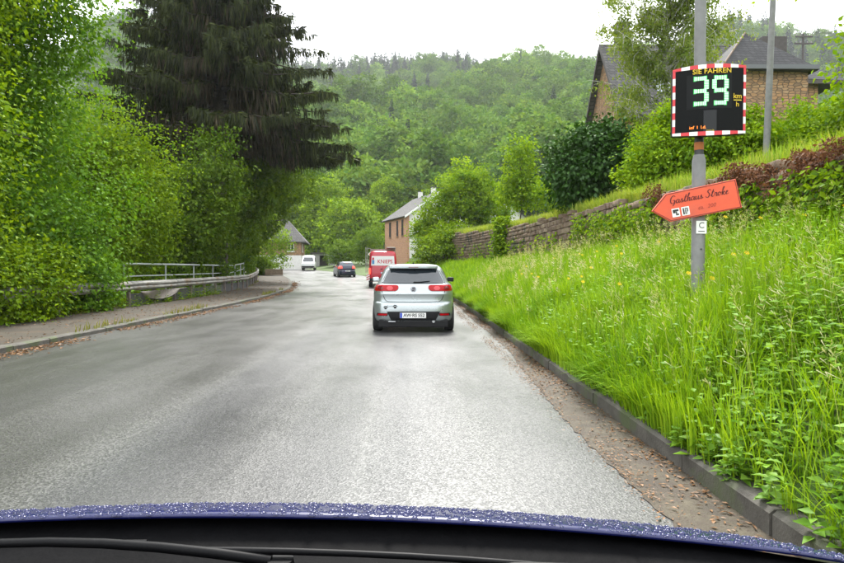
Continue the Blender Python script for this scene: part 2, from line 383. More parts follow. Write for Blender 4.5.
LM_S = leafm('seed_head', (.30, .34, .13), (.45, .43, .24), .4, .015)
LM_H = leafm('leaf_wood', (.022, .078, .010), (.10, .20, .02), .3, .008, True, ((.05, .145, .014), (.19, .29, .04)))
LM_HS = leafm('needle_wood', (.008, .026, .010), (.02, .045, .016), .12, .03, True, ((.025, .055, .02), (.035, .07, .022)))
LM_N = leafm('spruce_needle', (.009, .017, .003), (.052, .066, .010), .14, .015)
LM_NB = leafm('spruce_dead_twig', (.036, .026, .010), (.105, .078, .036), .15, .03)
LM_L = leafm('litter', (.09, .045, .018), (.24, .13, .06), .1, .03)
LM_M = leafm('leaf_weed', (.09, .21, .014), (.22, .38, .05), .38, .02)

# --- broadleaf trees behind the guardrail
LT = 'broadleaf trees behind the guardrail'
tree('broadleaf_tree', 'tall bright green tree at the picture edge, overhanging the pavement', 'tree', G(-11.3, 11.5),
     [(0, 0, 4.5, 3.2, 3.4, 4.2), (1.2, -.5, 2.2, 2.3, 2.6, 2.2), (.3, 1, 7.8, 2.6, 2.8, 2.6), (.8, 2.5, 1.3, 2.3, 2.5, 1.5), (1.8, 1.5, 9.6, 2.2, 2.4, 2.0)], 88000, .108, .074, LM_A, .16, 11, LT)
tree('broadleaf_tree', 'tallest bright green tree, crown running out of the picture top beside the spruce', 'tree', G(-13.0, 17.5),
     [(0, 0, 6.5, 3.8, 3.8, 4.2), (1.6, -.2, 4.2, 3.0, 3.2, 3.0), (1.4, .4, 2.2, 3.0, 3.2, 2.2), (.8, -.3, 8.8, 2.6, 2.6, 2.4), (2.3, -.2, 10.4, 2.2, 2.2, 2.2), (1.0, 0, 12.0, 2.4, 2.4, 2.2)], 104000, .12, .082, LM_A3, .2, 12, LT)
tree('broadleaf_tree', 'bright green tree sloping down to the guardrail in front of the spruce trunk', 'tree', G(-13.2, 24.0),
     [(0, 0, 7.0, 3.4, 3.4, 3.0), (1.6, 0, 4.6, 3.0, 3.2, 2.8), (2.0, 0, 2.6, 2.6, 3.2, 2.2), (2.0, -.6, 6.6, 2.0, 2.0, 1.8)], 58000, .138, .092, LM_A, .2, 13, LT)
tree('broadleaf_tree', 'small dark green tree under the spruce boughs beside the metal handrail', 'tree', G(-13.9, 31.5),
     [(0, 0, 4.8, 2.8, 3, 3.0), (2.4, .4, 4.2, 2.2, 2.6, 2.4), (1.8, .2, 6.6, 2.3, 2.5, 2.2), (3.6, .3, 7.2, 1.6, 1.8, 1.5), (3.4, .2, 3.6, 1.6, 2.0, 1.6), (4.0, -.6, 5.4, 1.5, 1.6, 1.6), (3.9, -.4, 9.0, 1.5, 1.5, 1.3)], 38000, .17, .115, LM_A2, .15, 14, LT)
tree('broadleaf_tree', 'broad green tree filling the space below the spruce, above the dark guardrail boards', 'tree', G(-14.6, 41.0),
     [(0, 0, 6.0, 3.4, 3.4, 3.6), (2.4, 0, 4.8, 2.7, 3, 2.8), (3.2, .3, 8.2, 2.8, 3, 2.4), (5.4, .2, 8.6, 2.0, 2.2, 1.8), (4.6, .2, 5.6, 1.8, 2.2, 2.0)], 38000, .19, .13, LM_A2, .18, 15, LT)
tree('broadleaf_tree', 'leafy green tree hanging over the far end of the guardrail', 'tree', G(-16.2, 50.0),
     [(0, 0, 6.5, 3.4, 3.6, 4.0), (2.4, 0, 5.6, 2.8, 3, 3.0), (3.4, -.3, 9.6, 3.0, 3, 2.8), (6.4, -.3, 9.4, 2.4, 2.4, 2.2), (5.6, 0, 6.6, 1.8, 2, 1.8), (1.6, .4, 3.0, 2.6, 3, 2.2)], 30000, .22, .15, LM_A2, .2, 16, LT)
tree('broadleaf_tree', 'yellow-green tree beside the slate-roofed roadside house', 'tree', G(-19.2, 60.0),
     [(0, 0, 5.0, 3.0, 3, 3.6), (2.4, -.3, 7.0, 3.0, 3, 3.0), (3.3, -.3, 10.0, 2.8, 3, 2.6), (1.6, 0, 2.8, 2.6, 3, 2.2)], 24000, .24, .16, LM_B, .2, 17, LT)

tree('bush', 'low leafy bush swallowing the guardrail at the picture edge', 'bush', P(-9.6, 14.6, -.05), [(0, 0, .9, 1.0, 1.5, 1.0), (.1, 1.0, 1.3, .8, 1.0, .9), (-.4, -.6, 1.5, .9, 1.1, 1.0)], 15000, .10, .07, LM_A, .04, 18, 'broadleaf bushes at the guardrail', spread=.2)
tree('bush', 'small bush growing through the guardrail just before the metal handrail', 'bush', P(-9.75, 18.3, -.05), [(0, 0, .7, .75, 1.1, .8), (-.1, .5, 1.2, .7, .8, .7)], 8000, .11, .078, LM_A3, .04, 19, 'broadleaf bushes at the guardrail', spread=.2)
# --- the old spruce with hanging twigs
def spruce(at, label):
    root = empty('spruce_tree', at, 0, label, 'tree'); rng = np.random.default_rng(40); rr = random.Random(40)
    tb = MB(); tb.tube([(0, 0, -.5), (.05, 0, 4), (0, .05, 10), (0, 0, 18), (0, 0, 27)], [.48, .40, .33, .2, .03], 10)
    bb = MB(); pos = []; ax = []; ln = []; wd = []; dead = []
    z = 9.6
    while z < 26:
        t_ = (z-9.6)/17; rmax = 8.5*(1-t_)**.72 + .3; nb = 8 if t_ < .6 else 6
        for i in range(nb):
            a = rr.uniform(0, 2*math.pi); rl = rmax*rr.uniform(.72, 1.03); zz = z + rr.uniform(-.45, .45)
            ux, uy = math.cos(a), math.sin(a); pts = []
            for s in np.linspace(0, 1, 9):
                zz_ = zz - 1.9*s*(.6+.4*(1-t_))*math.sin(min(s*1.15, 1)*math.pi*.5) + 1.15*max(0, s-.55)**1.3*1.6
                pts.append(Vector((ux*rl*s, uy*rl*s, zz_)))
            bb.tube(pts[:8], [.075*(1-t_*.6)*(1-.85*s) + .008 for s in np.linspace(0, .9, 8)], 5)
            n = int(36*rl/4)
            for j in range(n):                                     # side twigs; each hangs a curtain of sprays
                s = rr.uniform(.10, 1.0); q = pts[min(int(s*8), 7)].lerp(pts[min(int(s*8)+1, 8)], s*8-int(s*8))
                side = rr.choice((-1, 1)); sl = rr.uniform(.25, 1.0)*(1.15-.55*s)
                d = Vector((ux*.75-uy*side*.9, uy*.75+ux*side*.9, -.15)).normalized()
                m = 10
                for k in range(m):
                    p = q + d*sl*(k+.5)/m
                    hang = rr.uniform(.25, 1.0)*(1.35 if s < .7 else .7)
                    pos.append(p); ax.append((rr.uniform(-.14, .14)+ux*.12, rr.uniform(-.14, .14)+uy*.12, -1)); ln.append(hang); wd.append(rr.uniform(.03, .065))
                    dead.append(s < .62 and rr.random() < (.85 if t_ < .3 else .45) and rr.random() < 1.15-s)
                for k in range(2):
                    pos.append(q + d*sl*rr.random()*.8); ax.append(tuple(d+Vector((rr.uniform(-.3, .3), rr.uniform(-.3, .3), rr.uniform(-.4, .1))))); ln.append(rr.uniform(.3, .6)); wd.append(.11); dead.append(False)
        z += rr.uniform(.42, .62)
    tm = tb.mesh('trunk'); smooth(tm); link('trunk', tm, MBARK, root)
    bm_ = bb.mesh('branches'); smooth(bm_); link('limbs', bm_, noisy('spruce_bough', (.03, .022, .016), (.07, .055, .042), 20, .95, .5), root)
    pos = np.array([tuple(p) for p in pos]); ax = np.array([tuple(a) for a in ax]); ln = np.array(ln); wd = np.array(wd); dead = np.array(dead)
    for nm, sel, m in (('crown', ~dead, LM_N), ('dead_twigs', dead, LM_NB)):
        V, Fq = leaf_tris(pos[sel], ax[sel], ln[sel], wd[sel], rng); r_ = np.repeat(rng.random(sel.sum()), 2)
        link(nm, np_mesh(nm, V, Fq, r_), m, root)
    cone = []
    return root
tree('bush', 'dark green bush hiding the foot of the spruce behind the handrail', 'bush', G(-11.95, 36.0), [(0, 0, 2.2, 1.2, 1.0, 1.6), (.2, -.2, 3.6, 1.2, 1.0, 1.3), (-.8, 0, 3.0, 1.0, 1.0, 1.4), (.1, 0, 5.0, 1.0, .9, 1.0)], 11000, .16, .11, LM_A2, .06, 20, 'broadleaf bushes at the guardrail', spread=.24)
spruce(G(-11.75, 37.6), 'huge dark spruce with drooping boughs and hanging brown twigs')

# --- trees at the bend and on the valley floor behind it
MT = 'trees beyond the bend of the road'
for nm, (x, y), h, r, lm, sd_, lab in (
    ('bush', (-16.6, 73), 7.0, 2.5, LM_A, 40, 'yellow-green bush covering the near wall of the roadside house'),
    ('broadleaf_tree', (-15.5, 112), 15, 5.5, LM_A, 31, 'pale green tree rising behind the small dark garage'),
    ('broadleaf_tree', (-10.5, 104), 10.0, 6.0, LM_A, 32, 'wide round green tree straight above the dark blue car'),
    ('broadleaf_tree', (-22, 118), 14, 6, LM_A2, 33, 'tree above the slate-roofed roadside house'),
    ('broadleaf_tree', (-5.0, 122), 14, 5.0, LM_A, 34, 'light green tree next to the brick house wall'),
    ('broadleaf_tree', (-13.0, 135), 18, 6.0, LM_A, 35, 'tall pale tree at the foot of the wooded hill'),
    ('broadleaf_tree', (2, 128), 12, 6, LM_A, 36, 'green tree partly hidden behind the roof with two chimneys'),
    ('bush', (-6.2, 82), 4.6, 2.6, LM_A2, 37, 'yellow-green bush behind the red van, by the brick house'),
    ('bush', (-9.6, 86), 3.6, 2.6, LM_A2, 38, 'dull olive bush between dark garage and small diamond sign'),
    ('bush', (-12.5, 62), 1.9, 1.2, LM_A2, 39, 'dark shrub beside the wooden planter at the pavement end')):
    cat = 'tree' if 'tree' in nm else 'bush'
    if sd_ == 39: x = float(bend(y)) - 8.6
    tree(nm, lab, cat, G(x, y), [(0, 0, h*.56, r*.82, r*.82, h*.42), (r*.4, -r*.3, h*.40, r*.6, r*.6, h*.3), (-r*.45, -r*.2, h*.36, r*.55, r*.6, h*.3), (0, 0, h*.78, r*.55, r*.55, h*.22)],
         12000 if cat == 'tree' else 6000, .42 if cat == 'tree' else .2, .30 if cat == 'tree' else .14, lm, .25 if cat == 'tree' else .06, sd_, MT, spread=.5 if cat == 'tree' else .25, shell=.5)

# --- bushes and trees above the stone wall
def up(u, y): return u + float(bend(y))
for nm, cat, (x, y), blobs, nl, L, W, lm, r0, sd_, lab in (
    ('bush', 'bush', (up(7.3, 50), 50), [(.4, 0, 3.0, 2.3, 2.4, 2.4), (-1.6, .4, 1.4, 1.6, 2.0, 1.6), (2.6, .2, 2.0, 1.8, 2.0, 1.8), (.9, -.6, 3.9, 1.5, 1.5, 1.4), (-2.4, .5, .2, 1.5, 1.6, 1.2)], 22000, .21, .15, LM_B, .08, 51, 'big leafy hazel bush hiding the foot of the brick and white house'),
    ('bush', 'bush', (up(4.2, 44), 44), [(0, 0, 1.2, 1.7, 1.7, 1.5), (1.0, .4, 1.9, 1.2, 1.2, 1.2)], 9000, .17, .12, LM_A, .05, 52, 'low green bush at the end of the stone wall, next to the hazel'),
    ('broadleaf_tree', 'tree', (up(7.4, 36), 36), [(0, 0, 3.2, .9, .9, 1.5), (.4, 0, 2.0, 1.1, 1.1, 1.0), (-.5, .2, 2.2, .8, .8, .9), (.1, 0, 4.5, .5, .5, .9)], 5200, .17, .12, LM_B, .05, 53, 'slim light green sapling above the wall before the white gable'),
    ('bush', 'bush', (up(8.6, 33), 33), [(0, 0, 1.4, 1.3, 1.2, 1.3), (1.2, .3, 1.2, 1.2, 1.2, 1.1)], 6000, .14, .10, LM_B, .05, 54, 'light green bush between sapling and dark round laurel'),
    ('bush', 'bush', (6.1, 20.6), [(0, 0, 1.75, 1.25, 1.25, 1.25), (-.45, 0, 1.25, .95, 1.0, .95), (.5, .1, 2.3, .85, .9, .75)], 15000, .15, .10, LM_C, .08, 55, 'dark dense round laurel bush on the terrace'),
    ('bush', 'bush', (6.9, 16.6), [(0, 0, 1.0, 1.0, 1.1, 1.1), (.5, .3, 1.8, .7, .8, .9), (-.2, -.3, .6, .9, 1.0, .7), (.8, .2, 2.5, .4, .4, .6)], 18000, .105, .072, LM_B, .05, 56, 'bright yellow-green bush beside the laurel, left of the sign pole'),
    ('bush', 'bush', (8.3, 15.4), [(0, 0, .7, 1.2, 1.1, .8), (1.1, .4, .7, .9, 1.0, .7), (-.9, 0, 1.1, .6, .7, .8), (.3, .2, 1.5, .45, .5, .5)], 18000, .10, .068, LM_B, .05, 57, 'bright green bush directly behind the speed display pole'),
    ('bush', 'bush', (10.4, 16.4), [(0, 0, .6, 1.2, 1.2, .8), (1.2, .3, .9, .9, 1.0, .9), (-1.0, .2, .5, .9, .9, .7), (.2, .1, 1.5, .5, .5, .5), (1.6, .3, 1.7, .5, .5, .6)], 20000, .11, .074, LM_B, .05, 58, 'tangled green bush below the stone house wall and the thin grey mast'),
    ('bush', 'bush', (10.6, 13.4), [(-.6, 0, .7, 1.0, 1.1, .8), (-.2, -.2, 1.5, .7, .8, .8), (.5, -.2, 2.2, 1.0, 1.0, 1.0), (.2, 0, 3.0, .6, .6, .6)], 16000, .11, .075, LM_A, .05, 59, 'arching green bush at the picture edge below the utility pole'),
    ('bush', 'bush', (13.6, 22.5), [(0, 0, .7, 1.8, 1.6, 1.0), (2.6, 0, .9, 1.6, 1.5, 1.2), (-2.4, .2, .9, 1.5, 1.4, 1.1), (-4.4, .4, 1.0, 1.3, 1.4, 1.2), (1.2, 0, 1.8, .7, .8, .6)], 20000, .14, .10, LM_B, .06, 60, 'wide hedge-like bush under the eaves of the stone house'),
    ('broadleaf_tree', 'tree', (8.7, 9.6), [(.3, 0, 4.4, 1.7, 1.7, 1.2), (-2.3, .1, 2.85, .9, .6, .28), (-1.3, .0, 3.0, .8, .7, .5), (-1.1, .2, 1.5, .7, .8, .7)], 13000, .095, .065, LM_B, .09, 61, 'tree whose leafy twigs reach in at the upper picture corner')):
    tree(nm, lab, cat, G(x, y), blobs, nl, L, W, lm, r0, sd_, 'bushes and trees above the stone wall', spread=.16 if L < .12 else .26, shell=.42)
# --- birch: thin upright limbs and fine hanging twigs
def birch(at):
    root = empty('birch_tree', at, 0, 'airy birch with fine hanging twigs behind the speed display', 'tree', 'bushes and trees above the stone wall')
    rr = random.Random(7); rng = np.random.default_rng(7); tb = MB(); pos = []; ax = []
    tb.tube([(0, 0, -.4), (.1, 0, 2.5), (.05, .1, 5), (.25, 0, 8), (.3, 0, 11)], [.13, .10, .08, .05, .015], 8)
    for i in range(120):
        z = rr.uniform(2.2, 10.2); a = rr.uniform(0, 6.28); l = rr.uniform(1.0, 3.1)*(1.15-.05*z); p = Vector((.1, 0, z)); pts = [p]
        for s in range(1, 6):
            t_ = s/5; pts.append(p + Vector((math.cos(a)*l*t_, math.sin(a)*l*t_, l*(1.0*t_-.42*t_*t_))))
        tb.tube(pts, [.028, .022, .017, .012, .008, .004], 5)
        for j in range(11):
            s = rr.uniform(.25, 1); q = pts[min(int(s*5), 4)].lerp(pts[min(int(s*5)+1, 5)], s*5-int(s*5)); h = rr.uniform(.15, .75); dx, dy = rr.uniform(-.45, .45), rr.uniform(-.45, .45)
            e = q + Vector((dx, dy, -h)); tb.tube([q, q.lerp(e, .5)+Vector((dx*.3, dy*.3, .08)), e], [.006, .005, .003], 3, False)
            for k in range(int(38*h)+18):
                pos.append(tuple(q.lerp(e, rr.random()) + Vector((rr.gauss(0, .10), rr.gauss(0, .10), rr.gauss(0, .08))))); ax.append((rr.gauss(0, .6), rr.gauss(0, .6), -.7))
    me = tb.mesh('trunk'); smooth(me); link('trunk', me, MBIRCH, root)
    V, Fq = leaf_tris(np.array(pos), np.array(ax), rng.uniform(.065, .11, len(pos)), rng.uniform(.05, .075, len(pos)), rng)
    link('crown', np_mesh('crown', V, Fq, np.repeat(rng.random(len(pos)), 2)), LM_D, root)
birch(G(8.9, 21.5))

# --- the wooded hill: one mass of trees far off
def wood_crown(seed, h, r, n, L):
    rng = np.random.default_rng(seed)
    bl = [(0, 0, h*.6, r, r, h*.36)] + [(math.cos(a)*r*.55, math.sin(a)*r*.55, h*rng.uniform(.42, .68), r*.55, r*.55, h*.24) for a in rng.uniform(0, 6.28, 4)]
    return crown_mesh('wood', bl, n, L, L*.75, seed, per=8, spread=.45, droop=.1, shell=.72, lump=.2)
def wood_spruce(seed, h, r, n):
    rng = np.random.default_rng(seed); t_ = rng.random(n)**.75; a = rng.uniform(0, 6.28, n); rad = r*t_*(.75+.35*np.sin(t_*42))
    p = np.stack([np.cos(a)*rad*.35, np.sin(a)*rad*.35, h*(1-t_*.92)], -1); axv = np.stack([np.cos(a), np.sin(a), np.full(n, -.35)], -1)
    V, Fq = leaf_tris(p, axv, .5+rad*.75, .5+rad*.22, rng, np.array([0, 0, 1.]))
    return np_mesh('wood', V, Fq, np.repeat(rng.random(n), 2))
def scatter(name, pts, protos, seed, lo=.85, hi=1.75):
    """one object: far trees set on points by a node tree"""
    rng = np.random.default_rng(seed); me = bpy.data.meshes.new(name); me.from_pydata([tuple(p) for p in pts], [], [])
    n = len(pts)
    for nm, ty, val in (('pick', 'INT', rng.integers(0, len(protos), n)), ('size', 'FLOAT', rng.uniform(lo, hi, n)), ('turn', 'FLOAT', rng.uniform(0, 6.28, n))):
        a = me.attributes.new(nm, ty, 'POINT'); a.data.foreach_set('value', val.astype(np.int32 if ty == 'INT' else np.float32))
    o = link(name, me); ng = bpy.data.node_groups.new(name, 'GeometryNodeTree')
    ng.interface.new_socket('Geometry', in_out='INPUT', socket_type='NodeSocketGeometry'); ng.interface.new_socket('Geometry', in_out='OUTPUT', socket_type='NodeSocketGeometry')
    N = ng.nodes; Lk = ng.links.new; gi = N.new('NodeGroupInput'); go = N.new('NodeGroupOutput'); jn = N.new('GeometryNodeJoinGeometry'); io = N.new('GeometryNodeInstanceOnPoints')
    for pm, m in protos:
        pm.materials.append(m); po = bpy.data.objects.new('wood_tree', pm)
        oi = N.new('GeometryNodeObjectInfo'); oi.inputs['Object'].default_value = po; oi.inputs['As Instance'].default_value = True; Lk(oi.outputs['Geometry'], jn.inputs[0])
    def at(nm, ty):
        a = N.new('GeometryNodeInputNamedAttribute'); a.data_type = ty; a.inputs['Name'].default_value = nm; return a.outputs['Attribute']
    cx = N.new('ShaderNodeCombineXYZ'); Lk(at('turn', 'FLOAT'), cx.inputs['Z'])
    Lk(gi.outputs[0], io.inputs['Points']); Lk(jn.outputs[0], io.inputs['Instance']); io.inputs['Pick Instance'].default_value = True
    Lk(at('pick', 'INT'), io.inputs['Instance Index']); Lk(cx.outputs[0], io.inputs['Rotation']); Lk(at('size', 'FLOAT'), io.inputs['Scale'])
    Lk(io.outputs[0], go.inputs[0]); md = o.modifiers.new('scatter', 'NODES'); md.node_group = ng; return o
rng = np.random.default_rng(90); pts = []; sp = []
yy = 132.
while yy < 760:
    stp = 6.8 + .006*yy; xx = -.52*yy
    while xx < .88*yy:
        x_, y_ = xx + rng.uniform(-.42, .42)*stp, yy + rng.uniform(-.42, .42)*stp
        z_ = float(gz(x_, y_))-.8; ridge = sst(465, 540, y_ + .00012*(x_-60)**2 + 30*math.sin(x_*.03))
        patch = math.sin(x_*.021+2)*math.sin(y_*.017+1) > .62 and y_ > 300
        (sp if rng.random() < .85*ridge + (.55 if patch else .015) else pts).append((x_, y_, z_)); xx += stp
    yy += stp
far = scatter('wooded_hillside', pts, [(wood_crown(200+i, h, r, n, L), LM_H) for i, (h, r, n, L) in enumerate(((13, 4.2, 2000, .66), (15, 4.6, 2200, .7), (11, 4.4, 2000, .62), (16, 3.8, 2000, .66), (12, 5.0, 2200, .7)))], 3)
tag(far, 'broadleaf wood covering the far hillside', 'wood', kind='stuff')
fs = scatter('spruce_wood', sp, [(wood_spruce(300+i, h, r, 420), LM_HS) for i, (h, r) in enumerate(((21, 3.8), (23, 4.0), (19, 3.6)))], 4, .95, 1.3)
tag(fs, 'dark conifer wood along the hill ridge', 'wood', kind='stuff')

# ------------------------------------------------------------------ dry stone retaining wall on top of the bank
rw = empty('retaining_wall', P(5.0, 7), 0, 'old dry stone retaining wall on top of the grassy bank', 'wall')
mst = mat('wall_stone', rough=.9); t = NT(mst); v = t.coord(); oi = t.new('ShaderNodeObjectInfo')
c = t.ramp(oi.outputs['Random'], [(0, (.13, .085, .055)), (.4, (.22, .155, .10)), (.7, (.17, .105, .075)), (1, (.30, .23, .155))])
c = t.mix(t.ramp(t.noise(v, 4, 6, .7), [(.45, (0, 0, 0)), (.7, (.7, .7, .7))]), c, (.075, .07, .05)); t.base(c); t.bump(t.noise(v, 9, 5), .7, .06)
mstf = noisy('wall_stone_mixed', (.13, .085, .055), (.28, .205, .14), 5, .9, .8, .03, c3=(.075, .07, .05))
mcore = noisy('wall_core_earth', (.022, .018, .013), (.05, .04, .03), 6, .95, .6, .03)
cb = MB(); Yw = np.arange(5, 47.1, 1.); ring = []
for y in Yw:
    a = P(5.08, y); ring.append([(a.x, a.y, a.z+1.1), (a.x, a.y, float(walltop(y))+a.z-.06), (a.x+.4, a.y, float(walltop(y))+a.z-.06), (a.x+.4, a.y, a.z+1.1)])
vs = [p for r_ in ring for p in r_]; fs_ = []
for i in range(len(ring)-1):
    for j in range(4): fs_.append((i*4+j, i*4+(j+1) % 4, (i+1)*4+(j+1) % 4, (i+1)*4+j))
fs_ += [(3, 2, 1, 0), tuple(len(vs)-4+j for j in range(4))]
inv = rw.matrix_world
MB().add([(p[0]-rw.location.x, p[1]-rw.location.y, p[2]-rw.location.z) for p in vs], fs_).build('core', mcore, rw)
def stone_mesh(seed):
    rr = random.Random(seed); bm = bmesh.new(); bmesh.ops.create_cube(bm, size=1.)
    for v_ in bm.verts: v_.co += Vector([rr.uniform(-.07, .07) for _ in range(3)])
    bmesh.ops.bevel(bm, geom=list(bm.edges), offset=.09, segments=1, affect='EDGES', profile=.6)
    for v_ in bm.verts: v_.co += Vector([rr.uniform(-.025, .025) for _ in range(3)])
    me = bpy.data.meshes.new('stone'); bm.to_mesh(me); bm.free(); me.materials.append(mst); return me
SM = [stone_mesh(i) for i in range(9)]
rr = random.Random(21); stones = []
y = 5.3
zc = [1.4]
while zc[-1] < 3.8: zc.append(zc[-1] + rr.uniform(.13, .22))
for k in range(len(zc)-1):
    y = 5.2 + rr.random()*.3; h_ = zc[k+1]-zc[k]
    while y < 46.6:
        L_ = rr.uniform(.18, .46); ym = y+L_/2; top = float(walltop(ym)) + .05*math.sin(ym*1.7) + rr.uniform(-.06, .05)
        if zc[k] + h_*.6 < top: stones.append((ym, zc[k]+h_/2, L_-.018, h_-.014, rr.uniform(-.035, .03)))
        y += L_
def stone_xf(s):
    ym, z, L_, h_, j = s; p = P(5.06+j, ym, z); a = math.atan2(float(bend(ym+.1)-bend(ym-.1)), .2)
    return p - rw.location, -a, (.26, L_, h_)
order = sorted(stones, key=lambda s: (0 if 15 < s[0] < 36 else 1, s[0]))
for s in order[:300]:
    p, a, sc = stone_xf(s); o = bpy.data.objects.new('stone', rr.choice(SM)); COL.objects.link(o); o.parent = rw; o.location = p
    o.rotation_euler = (rr.uniform(-.05, .05), rr.uniform(-.05, .05), a + rr.uniform(-.04, .04)); o.scale = sc
Vs = []; Fs = []; n0 = 0
for s in order[300:]:
    p, a, sc = stone_xf(s); me = rr.choice(SM); co = np.empty(len(me.vertices)*3, np.float32); me.vertices.foreach_get('co', co); co = co.reshape(-1, 3)*np.array(sc)
    ca, sa = math.cos(a), math.sin(a); co = np.stack([co[:, 0]*ca-co[:, 1]*sa, co[:, 0]*sa+co[:, 1]*ca, co[:, 2]], -1) + np.array(p)
    Vs.append(co); me.calc_loop_triangles(); tr_ = np.empty(len(me.loop_triangles)*3, np.int32); me.loop_triangles.foreach_get('vertices', tr_); Fs.append(tr_.reshape(-1, 3)+n0); n0 += len(co)
o = link('rubble_stones', np_mesh('rubble_stones', np.concatenate(Vs), np.concatenate(Fs)), mstf, rw); tag(o, kind='stuff')

# ------------------------------------------------------------------ grass, weeds and ground cover
def blades(name, base, h, w, lean, seed, m, lab, cat='grass', parent=None, curl=1.0):
    rng = np.random.default_rng(seed); n = len(base); base = np.asarray(base, float); a = rng.uniform(0, 6.283, n)
    d = np.stack([np.cos(a), np.sin(a), np.zeros(n)], -1) + lean; d = unit(d)*(rng.uniform(.2, 1.25, n)*(.8+.45*np.sin(base[:, 0]*2.7)*np.sin(base[:, 1]*1.9)))[:, None]*curl
    sd_ = unit(np.cross(d, [0, 0, 1.])); ts = (0, .38, .72, 1.); V = []
    for k, t_ in enumerate(ts):
        c = base + d*(h[:, None]*(.72*t_**1.8)) + np.array([0, 0, 1.])*(h*(t_-.34*t_**3*np.linalg.norm(d, axis=1)))[:, None]
        ww = w*(1, .92, .6, 0)[k]*.5
        if k < 3: V += [c-sd_*ww[:, None], c+sd_*ww[:, None]]
        else: V += [c]
    V = np.stack(V, 1).reshape(-1, 3); i = np.arange(n)[:, None]*7
    F = np.stack([i+np.array(q) for q in ((0, 1, 3), (0, 3, 2), (2, 3, 5), (2, 5, 4), (4, 5, 6))], 1).reshape(-1, 3)
    clump = .5+.5*np.sin(base[:, 0]*2.1+1)*np.sin(base[:, 1]*1.3)
    r_ = np.clip(.35*clump+.7*rng.random(n), 0, 1)
    o = link(name, np_mesh(name, V, F, np.repeat(r_, 5)), m, parent); tag(o, lab, cat, kind='stuff'); return o
rng = np.random.default_rng(500)
def field(n, u0, u1, y0, y1, bias=1.0):
    y = rng.uniform(y0, y1, n); u = u0 + (u1-u0)*rng.random(n)**bias; x = u + bend(y); return np.stack([x, y, np.where(u < 1.97, .115+zr(y), gz(x, y)-.02)], -1), u
B = []; H = []; W_ = []
for (y0, y1, dens, w_) in ((1.2, 5, 1500, .0085), (5, 9, 1150, .0105), (9, 15, 720, .014), (15, 26, 430, .02), (26, 56, 200, .032)):
    n = int(dens*3.3*(y1-y0)); p, u = field(n, 1.86, 5.02, y0, y1)
    tuft = np.sin(p[:, 0]*3.1)*np.sin(p[:, 1]*2.3+p[:, 0]) + .6*np.sin(p[:, 0]*7.3+p[:, 1]*5.1)
    h = (.46 + .13*tuft + rng.uniform(-.14, .2, n))*np.clip(.7+(u-1.9)*1.1, .7, 1)*(1-.25*sst(9, 2, p[:, 1])*(u > 3.2))*(1-.5*sst(4.2, 5.0, u)*sst(12, 16, p[:, 1])); k_ = (rng.random(n) < .85 + .15*tuft) & (rng.random(n) > .5*sst(5.2, 3.6, p[:, 1])*sst(3.6, 2.9, u))
    B.append(p[k_]); H.append(np.clip(h, .12, .8)[k_]); W_.append(np.full(n, w_)[k_]*rng.uniform(.7, 1.3, k_.sum()))
blades('bank_grass', np.concatenate(B), np.concatenate(H), np.concatenate(W_), np.array([-.45, -.12, 0]), 1, LM_G, 'tall bright green grass covering the roadside bank')
n = 15000; p, u = field(n, 1.81, 2.06, 3.6, 30); kk = (np.sin(p[:, 1]*3.1)+np.sin(p[:, 1]*1.3+2)+rng.normal(size=n)*.7) > .3-2.2*sst(4.5, 7., p[:, 1]); p = p[kk]; n = len(p); p[:, 2] += .02
blades('kerb_grass', p, rng.uniform(.2, .46, n), .007+.0007*p[:, 1], np.array([-1.5, -.2, 0]), 21, LM_G, 'grass blades bending down over the kerb', curl=1.25)
# grass of the terrace above the wall, riper and yellower along the wall head
n = 9000; p, u = field(n, 5.15, 9.5, 6, 16, 1.5); q2, u2 = field(16000, 5.1, 9.5, 14, 46, 2.0)
pp = np.concatenate([p, q2]); blades('terrace_grass', pp, rng.uniform(.2, .5, len(pp)), np.concatenate([np.full(n, .012), np.full(16000, .024)]), np.array([-.2, 0, 0]), 2, LM_Y, 'yellowish grass on the terrace above the wall')
n = 12000; p, u = field(n, 5.3, 11, 6, 20, 1.2); blades('meadow_grass', p, rng.uniform(.2, .55, n), np.full(n, .014), np.array([-.1, 0, 0]), 3, LM_G, 'green grass on the slope under the bushes')
# open seed heads standing above the grass
def panicles(name, base, h, seed, lab):
    rng = np.random.default_rng(seed); n = len(base); V = []; F = []; R_ = []; lean = rng.normal(size=(n, 2))*.16 + np.array([-.14, -.05]); nv = 0
    for i in range(n):
        b_ = base[i]; e = b_ + np.array([lean[i, 0]*h[i], lean[i, 1]*h[i], h[i]*.95]); s_ = np.array([.0022, 0, 0]) if b_[1] < 8 else np.array([.005, 0, 0])
        V += [b_-s_, b_+s_, e]; F.append((nv, nv+1, nv+2)); R_.append(.2); nv += 3
        m = 11; tpos = rng.random(m); pz = b_ + (e-b_)*(.76+.26*tpos)[:, None]; a = rng.uniform(0, 6.28, m); rl = (.05*(1-tpos)+.012)*rng.uniform(.5, 1.4, m)
        tip = pz + np.stack([np.cos(a)*rl, np.sin(a)*rl, .03*np.ones(m)], -1); pr = np.array([.0035, .002, .002])*(1 if b_[1] < 8 else 2.2)
        for k in range(m): V += [pz[k], tip[k]+pr, tip[k]-pr]; F.append((nv, nv+1, nv+2)); R_.append(rng.random()); nv += 3
    o = link(name, np_mesh(name, V, F, R_), LM_S); tag(o, lab, 'grass', kind='stuff')
pa, _ = field(330, 2.0, 4.8, 2.2, 8); pb, _ = field(900, 2.0, 4.9, 8, 24)
sel = np.sin(pb[:, 0]*1.9+.5)*np.sin(pb[:, 1]*.9) > -.35; pb = pb[sel]; pc = np.concatenate([pa, pb])
panicles('grass_seed_heads', pc, rng.uniform(.5, .82, len(pc)), 5, 'pale feathery seed heads standing above the bank grass')
